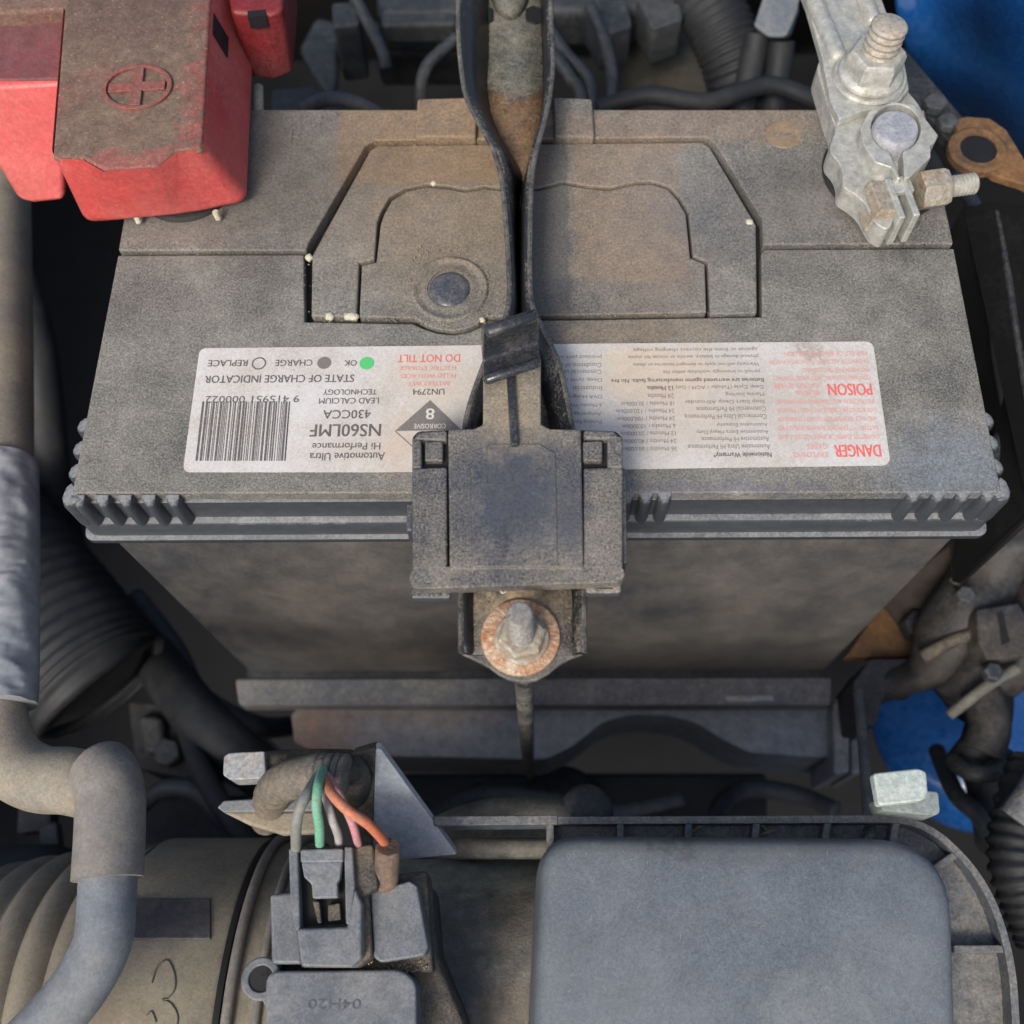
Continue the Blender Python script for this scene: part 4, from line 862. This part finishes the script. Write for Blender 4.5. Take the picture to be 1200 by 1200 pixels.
tag(mesh("coolant_hose", *tube(spline([at(180, 770, -200), at(225, 830, -175), at(275, 880, -170), at(340, 930, -190)], 10), 10, 20), M_rubberdk, None, loc=at(250, 860, -180), smooth=180), "thick dark rubber hose running diagonally deep behind the pale connector end", "hose")
tag(mesh("dark_hose", *tube(spline([at(-10, 230, -110), at(40, 400, -150), at(60, 560, -190), at(90, 700, -230)], 10), 9, 18), M_rubberdk, None, loc=at(40, 400, -150), smooth=180), "dark hose in the deep shadow between the left hose and the battery", "hose")
lb = thing("radiator_bracket", "blurred dark grey bracket of flat bars at the left edge, behind the wide intake hose", "bracket", tuple(at(40, 1020, -170)))
mesh("cross_bar", *bar(at(-20, 1018, -165), at(95, 1016, -165), 8, 6), M_alu, lb, bevel=1); mesh("upright_bar", *bar(at(20, 955, -170), at(60, 950, -170), 14, 8), M_dark, lb, bevel=1)
mesh("lower_bar", *bar(at(-20, 1042, -170), at(90, 1038, -170), 10, 14), M_dark, lb, bevel=1); mesh("upright_bar", *bar(at(55, 965, -168), at(60, 1014, -168), 7, 6), M_alu, lb, bevel=1)
tag(mesh("rubber_boot", *lathe([(0, 14), (18, 12), (24, 4), (26, -14)], at(20, 1075, -150), (0, 0, 1), 28), M_rubberdk, None, loc=at(20, 1075, -165), smooth=180), "black rubber boot at the left edge beside the hose bellows", "boot")
# dark pieces seen through the gap under the rail
ug = thing("drive_housing", "black drive housing barely seen in the dark gap below the grey rail", "housing", tuple(at(760, 930, -300)))
mesh("housing_body", *slab(rounded([(470, 905), (900, 905), (900, 1000), (470, 1000)], 10), -250, -300), M_rubberdk, ug, bevel=6)
mesh("housing_boss", *lathe([(0, 6), (14, 5), (18, 0), (18, -20)], at(660, 945, -246), seg=28), M_dark, ug, smooth=180)
mesh("housing_pipe", *tube(spline([at(560, 925, -240), at(580, 940, -232), at(596, 965, -240)], 6), 3, 12), M_dark, ug)
el = thing("lower_elbow", "dusty grey elbow behind the airbox rim, left of the ribs", "elbow", tuple(at(560, 975, -90)))
mesh("elbow_body", *tube(spline([at(520, 985, -110), at(556, 972, -96), at(600, 965, -92), at(660, 968, -94), at(690, 985, -105)], 8), 8, 18), M_grime, el, smooth=180)
mesh("elbow_ear", *lathe([(0, 2), (6, 1.4), (8, -1), (8, -6)], at(688, 950, -88), seg=24), M_alu, el, smooth=180)

# ------------------------------------------------------------------ BACK OF THE BAY
gx = thing("gearbox_casting", "grey metal gearbox casting out of focus behind the battery", "gearbox", tuple(at(520, 30, -160)))
mesh("casting_ledge", *slab([(440, 18), (760, 10), (800, -60), (440, -60)], -70, -90), M_alu, gx, bevel=4)
mesh("casting_web", *slab([(440, 62), (640, 60), (640, 12), (440, 14)], -100, -120), M_dark, gx, bevel=3)
mesh("casting_ridge", *bar(at(445, 22, -66), at(536, 20, -66), 7, 10), M_alu, gx, bevel=2)
mesh("casting_flange", *slab([(388, 2), (420, 0), (422, 28), (390, 32)], -62, -90), M_alu, gx, bevel=1.5)
for x, y in ((715, 28), (775, 20)): mesh("casting_lug", *slab(rounded([(x - 30, y - 24), (x + 20, y - 30), (x + 26, y + 2), (x - 10, y + 14)], 5), -62, -80), M_alu, gx, bevel=3)
tag(mesh("metal_pipe", *tube(spline([at(536, 44, -50), at(515, 62, -52), at(500, 78, -54), at(494, 100, -58), at(494, 140, -70)], 8), 2.3, 12), M_alu, None, loc=at(500, 80, -55), smooth=180), "thin bent metal pipe just left of the strap, behind the battery", "pipe")
for pts, lab in (([(640, 30), (664, 64), (690, 96), (694, 140)], "grey pipe bending down just right of the strap, nearest to it"), ([(648, 62), (668, 90), (680, 110), (682, 145)], "dark pipe below the bending grey pipe right of the strap"), ([(690, 6), (706, 40), (716, 80), (716, 140)], "upright dark pipe left of the olive plate behind the battery"), ([(412, -10), (428, 20), (448, 60), (452, 80)], "slim pipe hanging down the grey casting at the left of the strap"), ([(612, 0), (626, 24), (634, 60)], "stubby pipe hidden mostly by the rear end of the strap")):
    tag(mesh("metal_pipe", *tube(spline([at(x, y, -58 - i * 4) for i, (x, y) in enumerate(pts)], 8), 2.4, 12), M_alu, None, loc=at(*pts[1], -60), smooth=180), lab, "pipe")
hs = tag(mesh("heat_shield", *slab([(722, 60), (800, 30), (824, 80), (838, 150), (716, 150)], -95, -98), M_shield, None, bevel=1, loc=at(770, 90, -98)), "dull olive plate in the shadow behind the battery, left of the dark corrugated duct", "plate")
cdp = spline([at(795, -50, -60), at(838, 20, -66), at(862, 80, -76), at(880, 150, -96)], 30)
tag(mesh("corrugated_duct", *tube(cdp, [mm(74, 850, 50, -70) / 2 + .9 * math.cos(i * 1.6) for i in range(len(cdp))], 28), M_rubberdk, None, loc=at(850, 50, -80), smooth=180), "black corrugated duct running down behind the battery's rear edge", "duct")
cp = thing("cable_plug", "blurred grey cable boot with two dark cables behind the battery, left of the cable lug", "cable boot", tuple(at(910, 30, -60)))
mesh("boot", *loft([[at(x, y, -60) for x, y in ((884, 36), (900, 48), (926, 46), (938, 8))], [at(x, y, -48) for x, y in ((880, 28), (900, 44), (922, 44), (938, 4))], [at(x, y, -44) for x, y in ((900, -30), (905, -25), (930, -25), (950, -40))]]), M_grey, cp, bevel=2)
for a, b in (((888, 40), (868, 140)), ((916, 48), (905, 140))): mesh("cable", *tube([at(*a, -58), at(*b, -80)], 5, 16), M_rubberdk, cp)
tr = thing("strut_top", "dim steel bracket slope behind the battery, right of the dark red cover", "bracket", tuple(at(380, 70, -100)))
mesh("slope_plate", *loft([[at(x, y, -80) for x, y in ((350, 60), (372, 20), (400, 30), (396, 110), (380, 110))], [at(x, y, -120) for x, y in ((350, 60), (372, 20), (400, 30), (396, 110), (380, 110))]]), M_alu, tr, bevel=3)
mesh("lower_plate", *slab([(318, 104), (366, 100), (408, 128), (318, 134)], -60, -66), M_dark, tr, bevel=1)

# ------------------------------------------------------------------ RIGHT SIDE
def smooth_panel(name, pts, mat, lab, cat, th=3):
    o = mesh(name, *loft(pts, False, False), mat, None, solid=th, smooth=180, subsurf=2, loc=pts[-1][0]); tag(o, lab, cat); return o
smooth_panel("inner_wing", [[at(1044, -40, -70), at(1092, -40, -72), at(1130, -40, -48), at(1180, -40, -18), at(1300, -50, -16)], [at(1050, 20, -84), at(1096, 16, -86), at(1140, 20, -66), at(1186, 6, -30), at(1300, 0, -26)],
    [at(1058, 62, -106), at(1104, 66, -104), at(1150, 66, -92), at(1196, 50, -52), at(1310, 40, -44)], [at(1080, 100, -134), at(1128, 108, -124), at(1166, 112, -96), at(1212, 120, -92), at(1320, 110, -80)], [at(1100, 150, -190), at(1150, 170, -185), at(1190, 190, -180), at(1250, 220, -170), at(1340, 220, -150)]],
    M_blue, "glossy blue painted body panel at the top right corner, behind the clamp", "body panel")
smooth_panel("wheel_arch_panel", [[at(1010, 780, -250), at(1060, 780, -250), at(1120, 780, -235), at(1230, 760, -220)], [at(1014, 840, -250), at(1062, 840, -246), at(1110, 850, -235), at(1230, 850, -230)], [at(1030, 900, -255), at(1080, 915, -240), at(1130, 920, -235), at(1230, 930, -225)], [at(1080, 960, -270), at(1110, 975, -262), at(1150, 985, -255), at(1240, 990, -240)]], M_blue,
    "deep blue painted panel seen in the hole behind the pale green clip", "body panel")
sdp = thing("side_shield", "black plastic shield in the shadow down the battery's right side", "shield", tuple(at(1170, 400, -60)))
mesh("shield_panel", *loft([[at(1126, 236, -30), at(1162, 240, -28), at(1230, 240, -20), at(1230, 600, -20), at(1206, 600, -30), at(1184, 420, -36)], [v + Vector((0, 0, -60)) for v in [at(1126, 236, -30), at(1162, 240, -28), at(1230, 240, -20), at(1230, 600, -20), at(1206, 600, -30), at(1184, 420, -36)]]]), M_black, sdp, bevel=3)
mesh("shield_edge", *tube(spline([at(1168, 246, -27), at(1178, 300, -27), at(1190, 380, -27), at(1204, 470, -27)], 6), 1.0, 8), M_dark, sdp)
fb = thing("rust_brown_brace", "dark brown metal brace slanting under the battery's right front corner", "brace", tuple(at(1110, 650, -120)))
mesh("brace_bar", *bar(at(1260, 560, -100), at(1040, 720, -150), 16, 12), dusty("dark brown paint", lin(40, 33, 27), lin(60, 48, 37), .4, 40, 600, .6, .2), fb, bevel=2)
rp_ = thing("rusty_mount_plate", "rusty orange mounting plate with a bolt beside the battery's lower right corner", "mounting plate", tuple(at(1055, 740, -170)))
mesh("mount_plate", *slab([(990, 770), (1030, 712), (1070, 706), (1106, 710), (1110, 755), (1062, 770)], -150, -156), M_rustbr, rp_, bevel=1)
mesh("mount_flange", *slab([(1096, 710), (1108, 709), (1112, 752), (1100, 756)], -138, -152), dusty("pale rusty flange", lin(150, 122, 100), lin(170, 136, 108), .5, 60), rp_, bevel=1)
mesh("mount_bolt", *hexa(6, 8, at(1070, 738, -148)), M_dark, rp_, bevel=.8)
em = thing("engine_mount_arm", "dark grimy cast arm at the right edge, between the battery and the blue panel", "mount arm", tuple(at(1130, 700, -150)))
M_cast = dusty('grimy cast iron', lin(38, 41, 45), lin(84, 77, 68), .4, 30, 900, .55, .3, tone=.3)
def lumpy(name, pts, r0, r1, parent, mat, flat=.7, k=.12):
    q_ = [at(*p) for p in pts]; p_ = spline(q_, 10); n = len(p_)
    V, F = tube(p_, [r0 + (r1 - r0) * i / (n - 1) for i in range(n)], 22)
    V = [v + Vector((mnoise.noise(v * .05), mnoise.noise(v * .05 + Vector((9, 0, 0))), mnoise.noise(v * .06))) * r0 * k * 2 for v in V]
    return mesh(name, V, F, mat, parent, smooth=180)
lumpy("cast_arm", [(1250, 560, -112), (1196, 620, -118), (1150, 680, -126), (1110, 750, -132), (1080, 792, -140), (1030, 800, -150)], 17, 7, em, M_cast)
lumpy("cast_web", [(1240, 700, -128), (1190, 760, -130), (1150, 800, -134), (1122, 832, -138)], 15, 9, em, M_cast)
lumpy("cast_ridge", [(1190, 590, -104), (1150, 640, -110), (1118, 684, -116)], 3, 2, em, M_greydirty)
lumpy("cast_ridge", [(1192, 782, -114), (1150, 808, -118), (1112, 838, -124)], 2.2, 1.8, em, M_grime)
lumpy("cast_ridge", [(1080, 770, -126), (1112, 752, -122), (1142, 742, -118)], 2.6, 2.2, em, M_greydirty)
for x, y in ((1128, 700), (1160, 790)): mesh("arm_bolt", *hexa(3.4, 4, at(x, y, -112)), M_alu, em, bevel=.5)
mesh("arm_foot", *slab(rounded([(1000, 800), (1020, 772), (1096, 772), (1090, 800), (1060, 800), (1036, 816), (1026, 850), (1006, 850)], 4), -142, -170), M_dark, em, bevel=3)
fb2 = thing("connector_block", "dark blue-grey connector block with a black slot at the right edge", "connector", tuple(at(1170, 735, -105)))
mesh("block_body", *slab(rounded([(1144, 714), (1194, 706), (1214, 740), (1204, 768), (1158, 774), (1147, 752)], 3), -110, -120), M_cast, fb2, bevel=2.5, seg=3)
mesh("block_slot", *slab([(1168, 718), (1175, 716), (1180, 738), (1184, 752), (1174, 756), (1172, 740)], -109.8, -112), M_black, fb2)
hf = thing("hose_fitting", "dark dusty hose fitting with a clip below the mount arm at the right edge", "hose fitting", tuple(at(1165, 870, -150)))
p_ = spline([at(1162, 800, -140), at(1160, 840, -136), at(1150, 885, -140), at(1160, 930, -150), at(1168, 985, -170)], 8)
mesh("fitting_hose", *tube(p_, 7.5, 18), M_rubberdk, hf, smooth=180)
mesh("fitting_body", *tube(spline([at(1148, 812, -128), at(1160, 850, -126), at(1150, 882, -128)], 6), 7, 18), M_cast, hf, smooth=180)
mesh("fitting_ring", *tube(spline([at(1116, 890, -132), at(1136, 905, -126), at(1165, 905, -126), at(1180, 884, -130)], 6), 3.0, 12), M_cast, hf, smooth=180)
mesh("fitting_branch", *tube([at(1128, 896, -140), at(1150, 868, -130)], 6, 14), M_dark, hf)
dp = spline([at(1215, 900, -110), at(1196, 960, -108), at(1192, 1010, -108), at(1208, 1060, -110), at(1225, 1100, -112)], 14)
tag(mesh("corrugated_hose", *tube(dp, [8.5 + .8 * math.cos(i * 1.7) for i in range(len(dp))], 22), M_rubberdk, None, loc=at(1196, 980, -115), smooth=180), "dark corrugated hose at the right edge above the airbox corner", "hose")
tag(mesh("grey_pipe", *tube(spline([at(1230, 900, -96), at(1206, 935, -96), at(1188, 960, -98)], 6), 5, 16), M_airflange, None, loc=at(1206, 935, -100), smooth=180), "short grey pipe crossing the right edge beside the corrugated hose", "pipe")

# ------------------------------------------------------------------ loose dirt
random.seed(21)
def grains(name, spots, mat):
    g = G()
    for x0, y0, x1, y1, z, n, r0, r1 in spots:
        for _ in range(n):
            c = at(random.uniform(x0, x1), random.uniform(y0, y1), z); r = random.uniform(r0, r1)
            vs_ = [c + Vector(d) * r * random.uniform(.6, 1.3) for d in ((1, 0, 0), (-1, 0, 0), (0, 1, 0), (0, -1, 0), (0, 0, 1), (0, 0, -1))]
            g.add((vs_, [[0, 2, 4], [2, 1, 4], [1, 3, 4], [3, 0, 4], [2, 0, 5], [1, 2, 5], [3, 1, 5], [0, 3, 5]]))
    o = g.obj(name, mat, None, smooth=180, loc=(0, YF, 0)); o["kind"] = "stuff"; o["label"] = "loose sand grains lying on the battery lid and the holder"; return o
grains("sand_grains", [(445, 225, 590, 365, .15, 170, .08, .22), (480, 288, 575, 300, .5, 30, .1, .3), (478, 300, 492, 375, .5, 35, .1, .3), (562, 300, 577, 378, .5, 40, .12, .34), (490, 372, 570, 386, .2, 40, .12, .34), (365, 300, 420, 370, .15, 40, .08, .22), (440, 216, 590, 232, .2, 60, .1, .26), (365, 372, 480, 377, -.4, 26, .15, .4), (640, 366, 880, 371, -.2, 40, .12, .34), (345, 299, 364, 372, -.6, 14, .15, .4), (648, 164, 830, 170, .2, 40, .1, .3), (436, 165, 540, 172, .2, 40, .1, .3), (150, 292, 356, 300, -.2, 40, .1, .26), (900, 285, 1110, 293, -.2, 36, .1, .26), (545, 700, 575, 770, 4.1, 40, .1, .26), (650, 690, 676, 765, 4.1, 40, .1, .26), (408, 1040, 440, 1130, ZS + .2, 120, .12, .34), (416, 1126, 500, 1140, ZS - 3.6, 120, .12, .36), (440, 1030, 480, 1044, ZS - 3.6, 40, .12, .34), (660, 180, 820, 360, .15, 60, .08, .18), (150, 300, 350, 400, .05, 60, .07, .15), (900, 300, 1110, 400, .05, 50, .07, .15), (150, 410, 210, 560, .05, 30, .07, .15),
    (300, 140, 430, 280, .35, 50, .08, .18), (650, 130, 950, 160, .35, 50, .08, .2), (485, 550, 524, 660, ZH - .45, 90, .07, .16), (686, 550, 728, 660, ZH - .45, 80, .07, .16), (530, 505, 555, 660, ZH + .05, 50, .07, .15), (656, 505, 680, 660, ZH + .05, 45, .07, .15), (568, 455, 596, 515, ZH + .05, 50, .08, .17), (606, 455, 634, 515, ZH + .05, 50, .08, .17)], M_pale2)
for x, y, a, L, lab in ((822, 968, .5, 7, "dry straw bit in the rim of the airbox, left of the other straw bits"), (893, 968, -.9, 6, "dry straw bit in the middle of the airbox rim"), (900, 976, .3, 5, "short dry straw bit lying closest to the airbox lid in the rim")):
    p = at(x, y, ZF - .4); d = Vector((math.cos(a), math.sin(a), .12)) * L / 2
    tag(mesh("straw_bit", *tube([p - d, p + Vector((0, .3, .2)), p + d], [.25, .6, .2], 6), M_pale2, None, loc=p - Vector((0, 0, .6))), lab, "straw", "dry straw bits in the airbox rim")

# ------------------------------------------------------------------ dim things deep in the bay
M_dim = dusty("dim hose rubber", lin(58, 62, 68), lin(88, 88, 86), 0.4, 40, 900, 0.5, 0.15)
M_dimmetal = dusty("dim grey metal", lin(84, 90, 96), lin(112, 112, 110), 0.4, 40, 900, 0.45, 0.2, metal=.2)
def hose(name, pts, r, mat, lab, cat="hose"):
    tag(mesh(name, *tube(spline([at(*p) for p in pts], 8), r, 14), mat, None, loc=at(*pts[1]), smooth=180), lab, cat)
hose("vacuum_hose", [(160, 700, -220), (205, 760, -205), (235, 815, -200), (300, 850, -205), (345, 850, -230)], 4.5, M_dim, "thin dim hose curving under the left end of the battery tray")
hose("vacuum_hose", [(150, 960, -180), (190, 925, -170), (235, 930, -168), (262, 965, -176)], 3.5, M_dim, "thin hose looping low between the sleeved hose and the metal blade")
hose("wiring_conduit", [(300, 1000, -150), (270, 960, -150), (235, 900, -160), (215, 840, -180)], 4, M_rubberdk, "dark conduit rising from behind the wide intake hose", "conduit")
hose("brake_pipe", [(500, 965, -200), (560, 930, -215), (640, 935, -222), (720, 950, -225), (800, 935, -225)], 3.2, M_dimmetal, "thin grey pipe crossing the dark gap below the grey rail", "pipe")
hose("brake_pipe", [(830, 1000, -200), (842, 950, -215), (870, 925, -235), (930, 930, -240), (980, 950, -230)], 4.0, M_dim, "dim thick pipe curving in the gap under the right half of the rail", "pipe")
hose("wiring_conduit", [(1100, 600, -60), (1140, 560, -52), (1175, 520, -50), (1230, 470, -50)], 4, M_dim, "dim conduit beside the battery's right front corner", "conduit")
hose("wiring_conduit", [(1120, 205, -60), (1150, 260, -44), (1164, 330, -40), (1172, 420, -42), (1192, 520, -46)], 2.4, M_dim, "thin black conduit running down the shield at the battery's right side", "conduit")
hose("wiring_conduit", [(356, 128, -50), (385, 116, -46), (420, 122, -46), (452, 140, -54)], 2.6, M_dim, "thin dim conduit lying just behind the battery's rear edge, left of the strap", "conduit")
hose("wiring_conduit", [(700, 128, -60), (760, 112, -58), (830, 120, -58), (900, 100, -60), (960, 120, -64)], 3.4, M_rubberdk, "dark conduit lying behind the battery's rear edge, right of the strap", "conduit")
hose("wiring_conduit", [(1098, 880, -170), (1120, 930, -150), (1150, 960, -140), (1176, 1010, -140)], 3.2, M_dim, "thin conduit in front of the blue panel near the corrugated hose", "conduit")
hb2 = thing("heater_bracket", "dim grey stepped bracket with two bolts, low in the gap left of the battery tray", "bracket", tuple(at(235, 880, -215)))
mesh("bracket_plate", *slab(rounded([(236, 856), (300, 850), (330, 880), (320, 930), (262, 934)], 4), -212, -218), M_dimmetal, hb2, bevel=1.5)
mesh("bracket_step", *slab(rounded([(262, 940), (330, 930), (340, 960), (270, 970)], 3), -204, -214), M_dimmetal, hb2, bevel=1.5)
for x, y in ((262, 880), (300, 946)): mesh("bracket_bolt", *hexa(4.5, 5, at(x, y, -211)), M_alu, hb2, bevel=.6)
